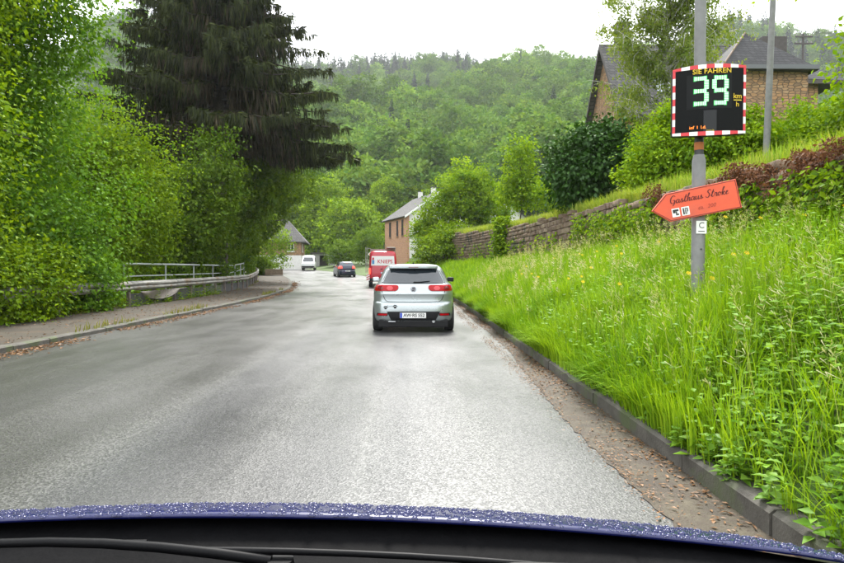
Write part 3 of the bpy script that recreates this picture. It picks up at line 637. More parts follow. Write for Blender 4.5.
# broad-leaved weeds: thick along the kerb close to the car
def weeds(name, base, h, seed, L, m, lab, nl=12, cat='weeds'):
    rng = np.random.default_rng(seed); P_ = []; A_ = []; L_ = []; n = len(base)
    for i in range(n):
        k = nl; t_ = (np.arange(k)+.5)/k; a = np.arange(k)*2.4 + rng.uniform(0, 6.28); ln_ = rng.normal(size=2)*.15
        st = base[i] + np.stack([ln_[0]*t_*h[i]-.12*t_*h[i], ln_[1]*t_*h[i], t_*h[i]], -1)
        P_.append(st); A_.append(np.stack([np.cos(a), np.sin(a), .35-.5*rng.random(k)], -1)); L_.append(L*(1.15-.55*t_)*rng.uniform(.7, 1.2, k))
    P_ = np.concatenate(P_); A_ = np.concatenate(A_); L_ = np.concatenate(L_)
    V, F = leaf_tris(P_, A_, L_, L_*.55, rng, np.array([0, 0, 1.6])); o = link(name, np_mesh(name, V, F, np.repeat(rng.random(len(P_)), 2)), m); tag(o, lab, cat, kind='stuff')
p1, u1 = field(520, 1.82, 3.5, 1.6, 4.8); p2, u2 = field(420, 1.96, 4.9, 4.2, 11); p3, u3 = field(420, 4.0, 5.0, 5, 13)
weeds('kerbside_weeds', p1, rng.uniform(.2, .5, len(p1))*np.clip(.6+(u1-1.9), .6, 1.3), 6, .10, LM_M, 'pale broad-leaved weeds growing over the kerb')
weeds('bank_weeds', np.concatenate([p2, p3]), np.concatenate([rng.uniform(.3, .65, len(p2)), rng.uniform(.3, .65, len(p3))]), 7, .09, LM_M, 'broad-leaved weeds among the grass of the bank', 14)
# yellow flowers
fp, _ = field(26, 2.4, 4.8, 5, 16); rr = np.random.default_rng(8); V = []; F = []; nv = 0
for b_ in fp:
    c = b_ + np.array([rr.normal()*.05-.1, 0, rr.uniform(.42, .62)])
    for k in range(5):
        a = k*1.257; d1 = np.array([math.cos(a), math.sin(a)*.6-.3, math.sin(a)*.7]); d2 = np.array([math.cos(a+.9), math.sin(a+.9)*.6-.3, math.sin(a+.9)*.7])
        V += [c, c+d1*.028, c+d2*.028]; F.append((nv, nv+1, nv+2)); nv += 3
o = link('yellow_flowers', np_mesh('yellow_flowers', V, F, np.ones(len(F))*.5), leafm('petal', (.6, .42, .01), (.75, .55, .02), .3)); tag(o, 'small yellow flowers dotted through the bank grass', 'flowers', kind='stuff')
# ivy and dry stems hanging over the wall
def creeper(name, y0, y1, n, L, m, lab, zlo, zhi, seed, cat, uo=4.93):
    rng = np.random.default_rng(seed); y = rng.uniform(y0, y1, n); rag = .12*np.sin(y*3.7)+.1*np.sin(y*8.3+1); z = zlo(y) + rag + (zhi(y)-zlo(y))*rng.random(n)**1.2; pch = np.sin(y*2.3+z*2)+np.sin(y*.9+1.)+rng.normal(size=n)*.6
    k_ = pch > (-.5 if name == 'wall_ivy' else -.1 if name == 'dry_creeper' else -.25); y, z = y[k_], z[k_]; n = len(y); p = np.stack([uo-.30*rng.random(n)**1.6+bend(y), y, z+zr(y)], -1)
    a = np.stack([-.6+rng.normal(size=n)*.4, rng.normal(size=n)*.6, -.5+rng.normal(size=n)*.5], -1)
    V, F = leaf_tris(p, a, L*rng.uniform(.6, 1.3, n), L*.75*rng.uniform(.6, 1.2, n), rng, np.array([-1., 0, .4])); o = link(name, np_mesh(name, V, F, np.repeat(rng.random(n), 2)), m); tag(o, lab, cat, kind='stuff')
creeper('wall_ivy', 5.2, 18, 12000, .085, LM_A, 'dark ivy trailing over the near end of the stone wall', lambda y: 1.75+0*y, lambda y: walltop(y)-.25, 9, 'ivy')
creeper('wall_creeper', 16, 46, 2600, .14, LM_A, 'sparse green creeper on the far stretch of the stone wall', lambda y: 1.5+0*y, lambda y: 1.7+.55*(walltop(y)-1.7), 10, 'ivy')
creeper('dry_creeper', 6.8, 12.5, 9000, .05, leafm('dry_leaf', (.07, .025, .010), (.19, .085, .04), .2), 'reddish brown dry creeper along the head of the stone wall', lambda y: walltop(y)-.26, lambda y: walltop(y)+.0, 11, 'creeper', 5.0)
n = 3200; yv = rng.normal(30.2, .42, n); zv = rng.uniform(1.5, float(walltop(30))+.55, n); p = np.stack([4.82+rng.normal(size=n)*.17+bend(yv), yv, zv], -1)
V, F = leaf_tris(p, np.stack([-.6+rng.normal(size=n)*.5, rng.normal(size=n)*.6, -.6+rng.normal(size=n)*.4], -1), .16, .12, np.random.default_rng(4), np.array([-1., 0, .4]))
o = link('ivy_column', np_mesh('ivy_column', V, F, np.repeat(rng.random(n), 2)), LM_A); tag(o, 'bushy ivy hanging down the stone wall', 'ivy')
# low growth at the foot of the trees across the road
def lfield(n, u0, u1, y0, y1): y = rng.uniform(y0, y1, n); u = rng.uniform(u0, u1, n); x = u+bend(y); return np.stack([x, y, zr(y)+.06], -1)
pl = lfield(700, -10.6, -9.0, 8, 30); weeds('verge_weeds', pl, rng.uniform(.15, .6, len(pl)), 12, .13, LM_A, 'leafy weeds at the foot of the trees behind the pavement', 14)
pl = np.concatenate([lfield(2600, -9.9, -9.05, 12, 58), lfield(900, -6.75, -6.55, 9, 36)]); pl = pl[np.sin(pl[:, 1]*1.1)+np.sin(pl[:, 1]*.43+1) > .35]; nn = len(pl)
blades('pavement_tufts', pl, rng.uniform(.06, .26, nn), np.full(nn, .022), np.array([.2, 0, 0]), 13, LM_T, 'thin grass tufts along the pavement edges')
# leaf litter and grit in the channel and along the far kerb
def litter(name, n, ufun, y0, y1, size, m, lab, zf):
    y = y0+(y1-y0)*rng.random(n)**1.5; u = ufun(n); k_ = (np.sin(y*1.9)+np.sin(y*.7+2)+rng.normal(size=n)) > -.6; y, u = y[k_], u[k_]; n = len(y)
    p = np.stack([u+bend(y), y, zr(y)+zf(u)+rng.uniform(.002, .012, n)], -1); a = rng.uniform(0, 6.28, n)
    V, F = leaf_tris(p, np.stack([np.cos(a), np.sin(a), rng.uniform(-.05, .3, n)], -1), size*rng.uniform(.4, 1.5, n)*(1+y*.03), size*.5*rng.uniform(.4, 1.3, n)*(1+y*.03), np.random.default_rng(3), np.array([0, 0, 2.]))
    o = link(name, np_mesh(name, V, F, np.repeat(rng.random(n), 2)), m); tag(o, lab, 'litter', kind='stuff')
litter('channel_litter', 4600, lambda n: 1.8-np.abs(rng.normal(size=n))*.16, 1.5, 26, .032, LM_L, 'brown leaf litter in the channel by the kerb', lambda u: .006)
litter('edge_grit', 5200, lambda n: 1.47+rng.normal(size=n)*.06-.07, 1.5, 24, .020, LM_L, 'brown grit washed along the edge of the asphalt', lambda u: .007)
litter('kerb_litter', 5600, lambda n: -6.42+np.abs(rng.normal(size=n))*.2, 8, 50, .05, LM_L, 'rusty brown litter along the pavement kerb', lambda u: .003)
litter('pavement_litter', 3600, lambda n: rng.uniform(-9.4, -6.7, n), 8, 50, .04, LM_L, 'brown litter strewn on the pavement', lambda u: .088)

# ------------------------------------------------------------------ guardrail, handrail
mgal = noisy('weathered_zinc', (.20, .19, .17), (.36, .345, .32), 5, .65, .2, .004, .1, c3=(.22, .16, .11))
mrust = noisy('rusty_post', (.09, .06, .045), (.2, .17, .15), 9, .75, .3)
mbd = noisy('dark_boards', (.03, .032, .034), (.075, .075, .072), 4, .8, .3)
gd = empty('guardrail', P(-9.2, 14), 0, 'weathered steel guardrail with dark boards beneath, along the pavement', 'guardrail')
off = Vector(gd.location)
prof = [(0, .0), (.0, .03), (.075, .065), (.075, .115), (.0, .155), (.075, .195), (.075, .245), (.0, .28), (0, .31)]
y = 12.
while y < 57:
    a = MB(); rows = []
    for yy_ in (y, y+2, y+4.02):
        rows.append([tuple(P(-9.2+px_, yy_, .52+pz_+.085) - off) for px_, pz_ in prof])
    n = len(prof); vv = [q for r_ in rows for q in r_]
    a.add(vv, [(i*n+j, i*n+j+1, (i+1)*n+j+1, (i+1)*n+j) for i in range(2) for j in range(n-1)])
    o = a.build('beam', mgal, gd, sm=50); s_ = o.modifiers.new('s', 'SOLIDIFY'); s_.thickness = .006
    for yp in (y+.1, y+2.1):
        p = P(-9.28, yp) - off; MB().box(p.x-.05, p.x+.05, p.y-.05, p.y+.05, p.z-.2, p.z+.86).build('post', mrust, gd, bevel=.005)
    if y > 19:
        for yb in (y+.2, y+2.2):
            p0, p1 = P(-9.33, yb) - off, P(-9.33, yb+1.92) - off; zb_ = random.Random(int(yb*9)).uniform(.46, .52)
            MB().add([(p0.x-.02, p0.y, p0.z+.05), (p1.x-.02, p1.y, p1.z+.05), (p1.x-.02, p1.y, p1.z+zb_), (p0.x-.02, p0.y, p0.z+zb_), (p0.x+.02, p0.y, p0.z+.05), (p1.x+.02, p1.y, p1.z+.05), (p1.x+.02, p1.y, p1.z+zb_), (p0.x+.02, p0.y, p0.z+zb_)],
                     [(3, 2, 1, 0), (4, 5, 6, 7), (0, 1, 5, 4), (1, 2, 6, 5), (2, 3, 7, 6), (3, 0, 4, 7)]).build('board', mbd, gd)
    y += 4
# torn pale sheet sagging under the beam
sh = MB(); N1, N2 = 12, 5; vv = []
for i in range(N1):
    for j in range(N2):
        t_ = i/(N1-1); s_ = j/(N2-1); p = P(-9.12+.05*math.sin(t_*7+s_*3), 20.6+t_*4.4, .56-s_*(.30*math.sin(math.pi*min(t_*1.25, 1))**.7+.03)); vv.append(tuple(p-off))
sh.add(vv, [(i*N2+j, (i+1)*N2+j, (i+1)*N2+j+1, i*N2+j+1) for i in range(N1-1) for j in range(N2-1)])
o = sh.build('torn_sheet', noisy('pale_sheet', (.13, .11, .095), (.22, .19, .165), 6, .6, .3), gd, sm=80); o['label'] = 'torn pale sheet sagging below the beam'
hr = empty('handrail', P(-10.3, 22), 0, 'grey tubular metal handrail standing behind the guardrail', 'handrail'); ho = Vector(hr.location)
pts_ = [P(-10.3, y_, 1.5)-ho for y_ in np.arange(22, 50.1, 2)]
mrail = noisy('painted_rail', (.34, .36, .35), (.46, .48, .46), 9, .6, .2)
MB().tube(pts_, .04, 8).build('top_rail', mrail, hr, sm=60); MB().tube([p-Vector((0, 0, .45)) for p in pts_], .025, 6).build('lower_rail', mrail, hr, sm=60)
for y_ in np.arange(22, 50.1, 4):
    p = P(-10.3, y_)-ho; MB().tube([(p.x, p.y, p.z-.5), (p.x, p.y, p.z+1.5)], .032, 6).build('post', mrail, hr, sm=60)

# ------------------------------------------------------------------ houses
def brickm(name, c1, c2, cm, sc, rw_=.5, rh=.25, bump=.8, ax=(R(90), 0, 0), dist=.03):
    if name in MATS: return MATS[name]
    m = mat(name, rough=.9); t = NT(m); tc = t.new('ShaderNodeTexCoord'); nn_ = t.new('ShaderNodeNewGeometry')
    # walls are upright: run along whichever of x and y the face follows, height is z
    sp_ = t.new('ShaderNodeSeparateXYZ'); t.l(tc.outputs['Object'], sp_.inputs[0]); cb_ = t.new('ShaderNodeCombineXYZ')
    t.l(t.math('ADD', sp_.outputs['X'], sp_.outputs['Y']), cb_.inputs['X']); t.l(sp_.outputs['Z'], cb_.inputs['Y'])
    nz = t.new('ShaderNodeTexNoise'); nz.inputs['Scale'].default_value = 2.5; nz.inputs['Detail'].default_value = 3; t.l(tc.outputs['Object'], nz.inputs['Vector'])
    ad = t.new('ShaderNodeVectorMath', operation='MULTIPLY_ADD'); t.l(nz.outputs['Color'], ad.inputs[0]); ad.inputs[1].default_value = (.22, .11, 0); t.l(cb_.outputs[0], ad.inputs[2])
    b = t.new('ShaderNodeTexBrick'); b.inputs['Scale'].default_value = sc; b.inputs['Brick Width'].default_value = rw_; b.inputs['Row Height'].default_value = rh
    b.inputs['Mortar Size'].default_value = .022; b.inputs['Color1'].default_value = (*c1, 1); b.inputs['Color2'].default_value = (*c2, 1); b.inputs['Mortar'].default_value = (*cm, 1); b.offset_frequency = 2
    t.l(ad.outputs[0], b.inputs['Vector']); v = t.coord()
    c = t.mix(t.ramp(t.noise(v, 3.3, 6, .7), [(.35, (0, 0, 0)), (.7, (.65, .65, .65))]), b.outputs['Color'], tuple(x*.55 for x in c1)); t.base(c)
    iv = t.math('SUBTRACT', 1., b.outputs['Fac']); t.bump(iv, bump, dist); return m
def rubblem(name, cols, cm, sx_, sz_):
    """irregular coursed rubble on upright walls"""
    m = mat(name, rough=.9); t = NT(m); tc = t.new('ShaderNodeTexCoord'); sp0 = t.new('ShaderNodeSeparateXYZ'); t.l(tc.outputs['Object'], sp0.inputs[0])
    cb0 = t.new('ShaderNodeCombineXYZ'); t.l(t.math('DIVIDE', t.math('ADD', sp0.outputs['X'], sp0.outputs['Y']), sx_), cb0.inputs['X']); t.l(t.math('DIVIDE', sp0.outputs['Z'], sz_), cb0.inputs['Y'])
    v1 = t.new('ShaderNodeTexVoronoi', voronoi_dimensions='2D'); v2 = t.new('ShaderNodeTexVoronoi', voronoi_dimensions='2D', feature='DISTANCE_TO_EDGE')
    for v_ in (v1, v2): v_.inputs['Scale'].default_value = 1.; v_.inputs['Randomness'].default_value = .72; t.l(cb0.outputs[0], v_.inputs['Vector'])
    c = t.ramp(v1.outputs['Color'], [(0, cols[0]), (.35, cols[1]), (.65, cols[2]), (1, cols[3])]); v = t.coord()
    c = t.mix(t.ramp(t.noise(v, 5, 6, .7), [(.4, (0, 0, 0)), (.75, (.5, .5, .5))]), c, cols[1]); e = t.ramp(v2.outputs['Distance'], [(.02, (0, 0, 0)), (.10, (1, 1, 1))])
    t.base(t.mix(e, cm, c)); t.bump(t.mix(.75, t.noise(v, 12, 4), e), .9, .05); return m
MSTONE = rubblem('quarry_stone', ((.15, .10, .065), (.25, .155, .085), (.36, .20, .095), (.32, .24, .15)), (.09, .068, .05), .30, .135)
MBRICK = brickm('orange_brick', (.46, .23, .12), (.36, .17, .10), (.4, .29, .2), 1.0, .34, .16)
MSLATE = brickm('slate', (.026, .026, .029), (.05, .049, .052), (.010, .010, .011), 1.0, .30, .17, .6)
MSLATE2 = brickm('grey_slate', (.065, .062, .06), (.105, .10, .094), (.03, .03, .03), 1.0, .34, .2, .6)
MREND = noisy('white_render', (.5, .49, .46), (.62, .61, .58), 3, .85, .2); MFASC = noisy('dark_fascia', (.03, .025, .022), (.06, .05, .045), 5, .7, .2)
MGLASS = mat('window_glass', (.02, .025, .03), .06, 0, .6); MWFR = noisy('white_frame', (.6, .6, .58), (.72, .72, .7), 10, .5, .1)
def roof_slab(m, a, b, c, d, th=.14):
    """four corners, lower pair first; a slab with thickness downwards"""
    n = (Vector(b)-Vector(a)).cross(Vector(d)-Vector(a)).normalized()
    if n.z < 0: n = -n
    vs = [Vector(q) for q in (a, b, c, d)]; m.add([tuple(q) for q in vs] + [tuple(q-n*th) for q in vs], [(0, 1, 2, 3), (7, 6, 5, 4)] + [(i, i+4, (i+1) % 4+4, (i+1) % 4) for i in range(4)])
def window(parent, c, u_, w_, h_, n, frame=MWFR):
    """c centre on the wall, u_ run of the wall, n outward"""
    c, u_, n = Vector(c), Vector(u_).normalized(), Vector(n).normalized(); z = Vector((0, 0, 1)); f = MB()
    def bar(a0, a1, z0, z1, d0, d1, mb):
        vs = [c + u_*a + z*q + n*d for a, q, d in ((a0, z0, d0), (a1, z0, d0), (a1, z0, d1), (a0, z0, d1), (a0, z1, d0), (a1, z1, d0), (a1, z1, d1), (a0, z1, d1))]
        mb.add([tuple(v_) for v_ in vs], [(0, 3, 2, 1), (4, 5, 6, 7), (0, 1, 5, 4), (1, 2, 6, 5), (2, 3, 7, 6), (3, 0, 4, 7)])
    hw, hh_ = w_/2, h_/2
    for a0, a1, z0, z1 in ((-hw, -hw+.07, -hh_, hh_), (hw-.07, hw, -hh_, hh_), (-hw+.071, hw-.071, -hh_, -hh_+.07), (-hw+.071, hw-.071, hh_-.07, hh_), (-.03, .03, -hh_+.071, hh_-.071)): bar(a0, a1, z0, z1, .0, .06, f)
    o = f.build('window', frame, parent); g = MB(); bar(-hw+.02, hw-.02, -hh_+.02, hh_-.02, .005, .025, g); g.build('pane', MGLASS, o)
    s = MB(); bar(-hw-.08, hw+.08, -hh_-.09, -hh_-.003, .0, .14, s); s.build('sill', MREND if frame is MWFR else MSTONE, o)
# stone house on the rise (ridge parallel to x, gable towards the road)
hs_ = empty('stone_house', (0, 0, 0), 0, 'brown stone house with steep slate roof, half hidden behind the birch', 'house')
X0, X1, Y0, Y1, ZB, ZE, ZRG = 11.5, 21.5, 33.0, 39.6, 4.2, 9.9, 14.5; ym = (Y0+Y1)/2
MB().add([(X0, Y0, ZB), (X1, Y0, ZB), (X1, Y1, ZB), (X0, Y1, ZB), (X0, Y0, ZE), (X1, Y0, ZE), (X1, Y1, ZE), (X0, Y1, ZE), (X0, ym, ZRG-.1), (X1, ym, ZRG-.1)],
         [(3, 2, 1, 0), (0, 1, 5, 4), (2, 3, 7, 6), (0, 4, 8, 7, 3), (1, 2, 6, 9, 5), (4, 5, 9, 8), (6, 7, 8, 9)]).build('wall', MSTONE, hs_)
r_ = MB(); s_ = (ZRG-ZE)/(ym-Y0); roof_slab(r_, (X0-.35, Y0-.45, ZE-.45*s_+.12), (X1+.3, Y0-.45, ZE-.45*s_+.12), (X1+.3, ym, ZRG+.12), (X0-.35, ym, ZRG+.12))
ro = r_.build('roof', MSLATE2, hs_)
r_ = MB(); roof_slab(r_, (X1+.3, Y1+.45, ZE-.45*s_+.12), (X0-.35, Y1+.45, ZE-.45*s_+.12), (X0-.35, ym+.01, ZRG+.12), (X1+.3, ym+.01, ZRG+.12)); r_.build('roof', MSLATE2, hs_)
for sg in (-1, 1):
    ye = ym+sg*(ym-Y0+.45); f_ = MB(); f_.add([(X0-.40, ye, ZE-.45*s_-.18), (X0-.40, ye, ZE-.45*s_+.14), (X0-.40, ym, ZRG+.14), (X0-.40, ym, ZRG-.2), (X0-.352, ye, ZE-.45*s_-.18), (X0-.352, ye, ZE-.45*s_+.14), (X0-.352, ym, ZRG+.14), (X0-.352, ym, ZRG-.2)],
          [(0, 1, 2, 3), (7, 6, 5, 4), (0, 4, 5, 1), (1, 5, 6, 2), (2, 6, 7, 3), (3, 7, 4, 0)]); f_.build('barge_board', MFASC, hs_)
ch = MB(); ch.box(12.1, 12.8, ym-.35, ym+.35, ZRG-.6, ZRG+1.2); c_ = ch.build('chimney', MSLATE, ro, bevel=.02); MB().box(12.02, 12.88, ym-.43, ym+.43, ZRG+1.2, ZRG+1.32).build('chimney_cap', MFASC, hs_)
zs = ZE+1.5; ysk = Y0+1.5/s_; sk = MB(); nrm = Vector((0, -s_, 1)).normalized()
roof_slab(sk, tuple(Vector((13.6, ysk-.35, zs+.12-.35*s_))+nrm*.06), tuple(Vector((14.5, ysk-.35, zs+.12-.35*s_))+nrm*.06), tuple(Vector((14.5, ysk+.35, zs+.12+.35*s_))+nrm*.06), tuple(Vector((13.6, ysk+.35, zs+.12+.35*s_))+nrm*.06), .05); sk.build('skylight', mat('skylight_glass', (.35, .38, .42), .1), ro)
window(hs_, (X0, ym-1.4, 8.3), (0, 1, 0), 1.0, 1.3, (-1, 0, 0)); window(hs_, (X0, ym+1.2, 8.3), (0, 1, 0), 1.0, 1.3, (-1, 0, 0))
window(hs_, (13.2, Y0, 8.0), (1, 0, 0), 1.1, 1.4, (0, -1, 0))
# hipped wing in front of it
wg = empty('stone_wing', (0, 0, 0), 0, 'stone house with dark hipped slate roof and two black chimneys', 'house')
a0, a1, b0, b1, zb_, ze_ = 15.3, 19.3, 29.6, 32.8, 3.6, 11.1
MB().box(a0, a1, b0, b1, zb_, ze_).build('wall', MSTONE, wg)
hp = [(a0-.35, b0-.4, ze_+.02), (a1+.25, b0-.4, ze_-.12), (a1+.25, b1+.2, ze_-.12), (a0-.35, b1+.2, ze_+.02), (17.0, b0+1.5, 13.35), (17.4, b1+.2, 13.35)]
MB().add(hp + [(x_, y_, z_-.12) for x_, y_, z_ in hp[:4]], [(0, 1, 4), (1, 2, 5, 4), (2, 3, 5), (3, 0, 4, 5), (0, 6, 7, 1), (1, 7, 8, 2), (2, 8, 9, 3), (3, 9, 6, 0), (9, 8, 7, 6)]).build('roof', MSLATE, wg)
MB().tube([hp[0], hp[4]], .05, 6).build('hip_tiles', noisy('ridge_tile', (.10, .065, .045), (.15, .10, .065), 6, .8, .3), wg)
MB().box(a0-.36, a1+.26, b0-.46, b0-.402, ze_-.2, ze_+.01).build('gutter_board', mat('zinc_gutter', (.10, .105, .11), .6, .2), wg)
# rear range with its roof running down towards the picture edge
e0, e1, f0, f1 = 18.4, 22.2, 33.2, 38.5
MB().box(17.6, e1, f0, f1, 4.2, 11.6).build('wall', MSTONE, wg)
hp = [(17.2, f0-.4, 11.7), (e1+1.3, f0-.4, 11.5), (e1+1.3, f1+.4, 11.5), (17.2, f1+.4, 11.7), (19.0, 35.6, 14.3), (21.3, 35.6, 14.0)]
MB().add(hp + [(x_, y_, z_-.12) for x_, y_, z_ in hp[:4]], [(0, 1, 5, 4), (1, 2, 5), (2, 3, 4, 5), (3, 0, 4), (0, 6, 7, 1), (1, 7, 8, 2), (2, 8, 9, 3), (3, 9, 6, 0), (9, 8, 7, 6)]).build('roof', MSLATE, wg)
MB().box(17.2, e1+1.31, f0-.46, f0-.402, 11.3, 11.5).build('gutter_board', MFASC, wg)
for xx_, wd_ in ((20.25, .5), (20.95, .75)):
    MB().box(xx_, xx_+wd_, 35.2, 35.9, 13.3, 14.75).build('chimney', MFASC, wg, bevel=.02)

# brick and white house at the bend
def frame_house(name, C, e1_, W1, D1, zb_, ze_, zr_, ang, mats, lab, over=.4):
    rt = empty(name, C, ang, lab, 'house'); mw_, mg_, mr_ = mats
    MB().add([(0, 0, zb_), (0, D1, zb_), (0, D1, ze_), (0, 0, ze_), (.3, 0, zb_), (.3, D1, zb_), (.3, D1, ze_), (.3, 0, ze_)], [(0, 3, 2, 1), (4, 5, 6, 7), (0, 1, 5, 4), (1, 2, 6, 5), (2, 3, 7, 6), (3, 0, 4, 7)]).build('side_wall', mw_, rt)
    MB().add([(.301, 0, zb_), (W1, 0, zb_), (W1, 0, ze_), (W1/2, 0, zr_-.05), (.301, 0, ze_+.15), (.301, D1, zb_), (W1, D1, zb_), (W1, D1, ze_), (W1/2, D1, zr_-.05), (.301, D1, ze_+.15)],
             [(0, 1, 2, 3, 4), (9, 8, 7, 6, 5), (0, 5, 6, 1), (1, 6, 7, 2), (0, 4, 9, 5)]).build('gable_wall', mg_, rt)
    sl = (zr_-ze_)/(W1/2)
    for sg in (0, 1):
        r__ = MB(); xa = -over if sg == 0 else W1+over; xb = W1/2 + (.005 if sg else -.005)
        roof_slab(r__, (xa, -over, ze_-over*sl+.14), (xa, D1+over, ze_-over*sl+.14), (xb, D1+over, zr_+.14), (xb, -over, zr_+.14), .12); ro_ = r__.build('roof', mr_, rt)
        b_ = MB(); yb_ = -over-.045; b_.add([(xa, yb_, ze_-over*sl-.1), (xa, yb_, ze_-over*sl+.16), (xb, yb_, zr_+.16), (xb, yb_, zr_-.1), (xa, yb_+.04, ze_-over*sl-.1), (xa, yb_+.04, ze_-over*sl+.16), (xb, yb_+.04, zr_+.16), (xb, yb_+.04, zr_-.1)],
            [(0, 1, 2, 3), (7, 6, 5, 4), (0, 4, 5, 1), (1, 5, 6, 2), (2, 6, 7, 3), (3, 7, 4, 0)]); b_.build('barge_board', MFASC if sg else MWFR, rt)
    return rt
bh = frame_house('brick_house', (-.6, 72, 0), None, 8.0, 9.0, 1.0, 7.6, 10.4, math.atan2(.33, .944), (MBRICK, MREND, MSLATE2), 'house with orange brick side, white gable and grey slate roof above the red van')
for yy_, w_ in ((1.6, .6), (3.6, .6), (6.6, .7)): window(bh, (0, yy_, 6.2), (0, 1, 0), w_, 1.9, (-1, 0, 0), MFASC)
window(bh, (2.0, 0, 6.2), (1, 0, 0), .9, 1.2, (0, -1, 0)); window(bh, (5.6, 0, 6.2), (1, 0, 0), .9, 1.2, (0, -1, 0))
for yy_ in (1.5, 6.2): 
    MB().box(3.8, 4.3, yy_, yy_+.5, 10.0, 11.2).build('chimney', MREND, bh, bevel=.02); MB().box(3.76, 4.34, yy_-.04, yy_+.54, 11.2, 11.3).build('chimney_cap', MFASC, bh)
lh = empty('roadside_house', (-15.4, 85, 1.1), R(6), 'slate-roofed house with white ground floor at the bend, half behind trees', 'house')
MB().box(-7, 0, 0, 7, 0, 2.0).build('ground_floor_wall', MREND, lh); MB().box(-7, .002, -.002, 7, 2.001, 4.3).build('upper_wall', MSTONE, lh)
hp = [(-7.7, -.6, 4.0), (.75, -.6, 3.9), (.75, 7.5, 3.9), (-7.7, 7.5, 4.0), (-4.8, 3.2, 7.3), (-2.2, 3.2, 7.3)]
MB().add(hp + [(x_, y_, z_-.12) for x_, y_, z_ in hp[:4]], [(0, 1, 5, 4), (1, 2, 5), (2, 3, 4, 5), (3, 0, 4), (0, 6, 7, 1), (1, 7, 8, 2), (2, 8, 9, 3), (3, 9, 6, 0), (9, 8, 7, 6)]).build('roof', MSLATE2, lh)
window(lh, (-1.4, 0, 3.1), (1, 0, 0), .9, 1.1, (0, -1, 0)); window(lh, (0, 2.2, 3.1), (0, 1, 0), .9, 1.1, (1, 0, 0))
gh = empty('gabled_house', (7.4, 62, 0), R(-12), 'small white gable showing above the stone wall behind the sapling', 'house')
MB().add([(0, 0, 1), (4.2, 0, 1), (4.2, 0, 6.3), (2.1, 0, 8.1), (0, 0, 6.3), (0, 5, 1), (4.2, 5, 1), (4.2, 5, 6.3), (2.1, 5, 8.1), (0, 5, 6.3)], [(0, 1, 2, 3, 4), (9, 8, 7, 6, 5), (0, 4, 9, 5), (1, 6, 7, 2), (0, 5, 6, 1)]).build('wall', MREND, gh)
for sg in (0, 1):
    r__ = MB(); xa = -.35 if sg == 0 else 4.55; roof_slab(r__, (xa, -.3, 6.12), (xa, 5.3, 6.12), (2.1+.005*(2*sg-1), 5.3, 8.22), (2.1+.005*(2*sg-1), -.3, 8.22), .1); r__.build('roof', MSLATE2, gh)
window(gh, (2.1, 0, 6.5), (1, 0, 0), .8, .9, (0, -1, 0), MFASC)
gg = empty('garage', (-13.1, 90, float(zr(90))), R(8), 'small grey garage with open dark doorway at the end of the road', 'garage')
g_ = MB(); g_.box(-1.6, -.5, 0, 4, 0, 2.2); g_.box(.75, 1.7, 0, 4, 0, 2.2); g_.box(-.499, .749, 0, 4, 1.95, 2.2); g_.box(-.499, .749, 3.8, 4, 0, 1.949); g_.build('wall', noisy('grey_render', (.24, .24, .23), (.32, .32, .3), 4, .85, .2), gg)
MB().box(-1.8, 1.9, -.25, 4.2, 2.203, 2.36).build('roof', MFASC, gg); MB().box(-.45, .7, 1.2, 1.26, .0, 1.93).build('door', MFASC, gg)
bl_ = empty('garden_wall', (-15.0, 87.4, float(zr(87))), R(10), 'low pale block wall between white van and dark garage', 'wall')
MB().box(-.6, .9, 0, .25, 0, 1.1).build('block_wall', noisy('pale_block', (.4, .4, .38), (.5, .5, .48), 5, .85, .3), bl_, bevel=.02); MB().box(-.65, .95, -.04, .29, 1.103, 1.18).build('coping', MSLATE2, bl_)
pb_ = empty('planter', P(-7.4, 60.5, .085), R(10), 'small wooden planter box on the pavement end', 'planter')
for i in range(3): MB().box(-.85, .85, -.3, -.24, .06+i*.2, .24+i*.2).build('plank', noisy('planter_wood', (.12, .085, .05), (.2, .15, .1), 6, .8, .4), pb_); MB().box(-.85, .85, .24, .3, .06+i*.2, .24+i*.2).build('plank', MATS['planter_wood'], pb_)
for sx_ in (-.85, .79): MB().box(sx_, sx_+.06, -.239, .239, .05, .66).build('end_board', MATS['planter_wood'], pb_)
MB().box(-.788, .788, -.239, .239, .1, .6).build('soil', mcore, pb_)

# ------------------------------------------------------------------ poles and signs
mpole = noisy('galvanised_pole', (.13, .13, .127), (.20, .20, .195), 7, .6, .15, .003, .0)
sp_ = empty('sign_pole', G(3.07, 6.5), 0, 'grey steel pole standing in the bank grass, carrying two signs', 'pole'); gb = sp_.location.z
MB().tube([(0, 0, -.3), (0, 0, 2.50-gb), (0, 0, 2.56-gb)], [.068, .068, .052], 16).build('sleeve', mpole, sp_, sm=50)
MB().tube([(0, 0, 2.5-gb), (0, 0, 2.79-gb)], .046, 14).build('neck', mat('dark_steel', (.05, .05, .05), .5, .5), sp_, sm=50)
MB().tube([(0, 0, 2.61-gb), (0, 0, 2.69-gb)], .049, 14).build('collar', mat('orange_band', (.45, .14, .03), .6), sp_, sm=50)
MB().tube([(0, 0, 2.785-gb), (0, 0, 5.6-gb)], .057, 16).build('upper_tube', mpole, sp_, sm=50)
st_ = MB().box(-.055, .055, -.0735, -.0695, 1.715-gb, 1.85-gb).build('sticker', mat('sticker_white', (.75, .75, .73), .5), sp_)
st2 = link('sticker_ring', text('C', .09), mat('print_black', (.015, .015, .015), .6), st_, (0, -.0755, 1.80-gb)); MB().box(-.035, .035, -.0755, -.0738, 1.735-gb, 1.743-gb).build('sticker_line', MATS['print_black'], st_)
for zz in (1.55, 1.28): MB().tube([(0, -.075, zz-gb), (0, -.062, zz-gb)], .009, 8).build('bolt', MATS['dark_steel'], sp_)
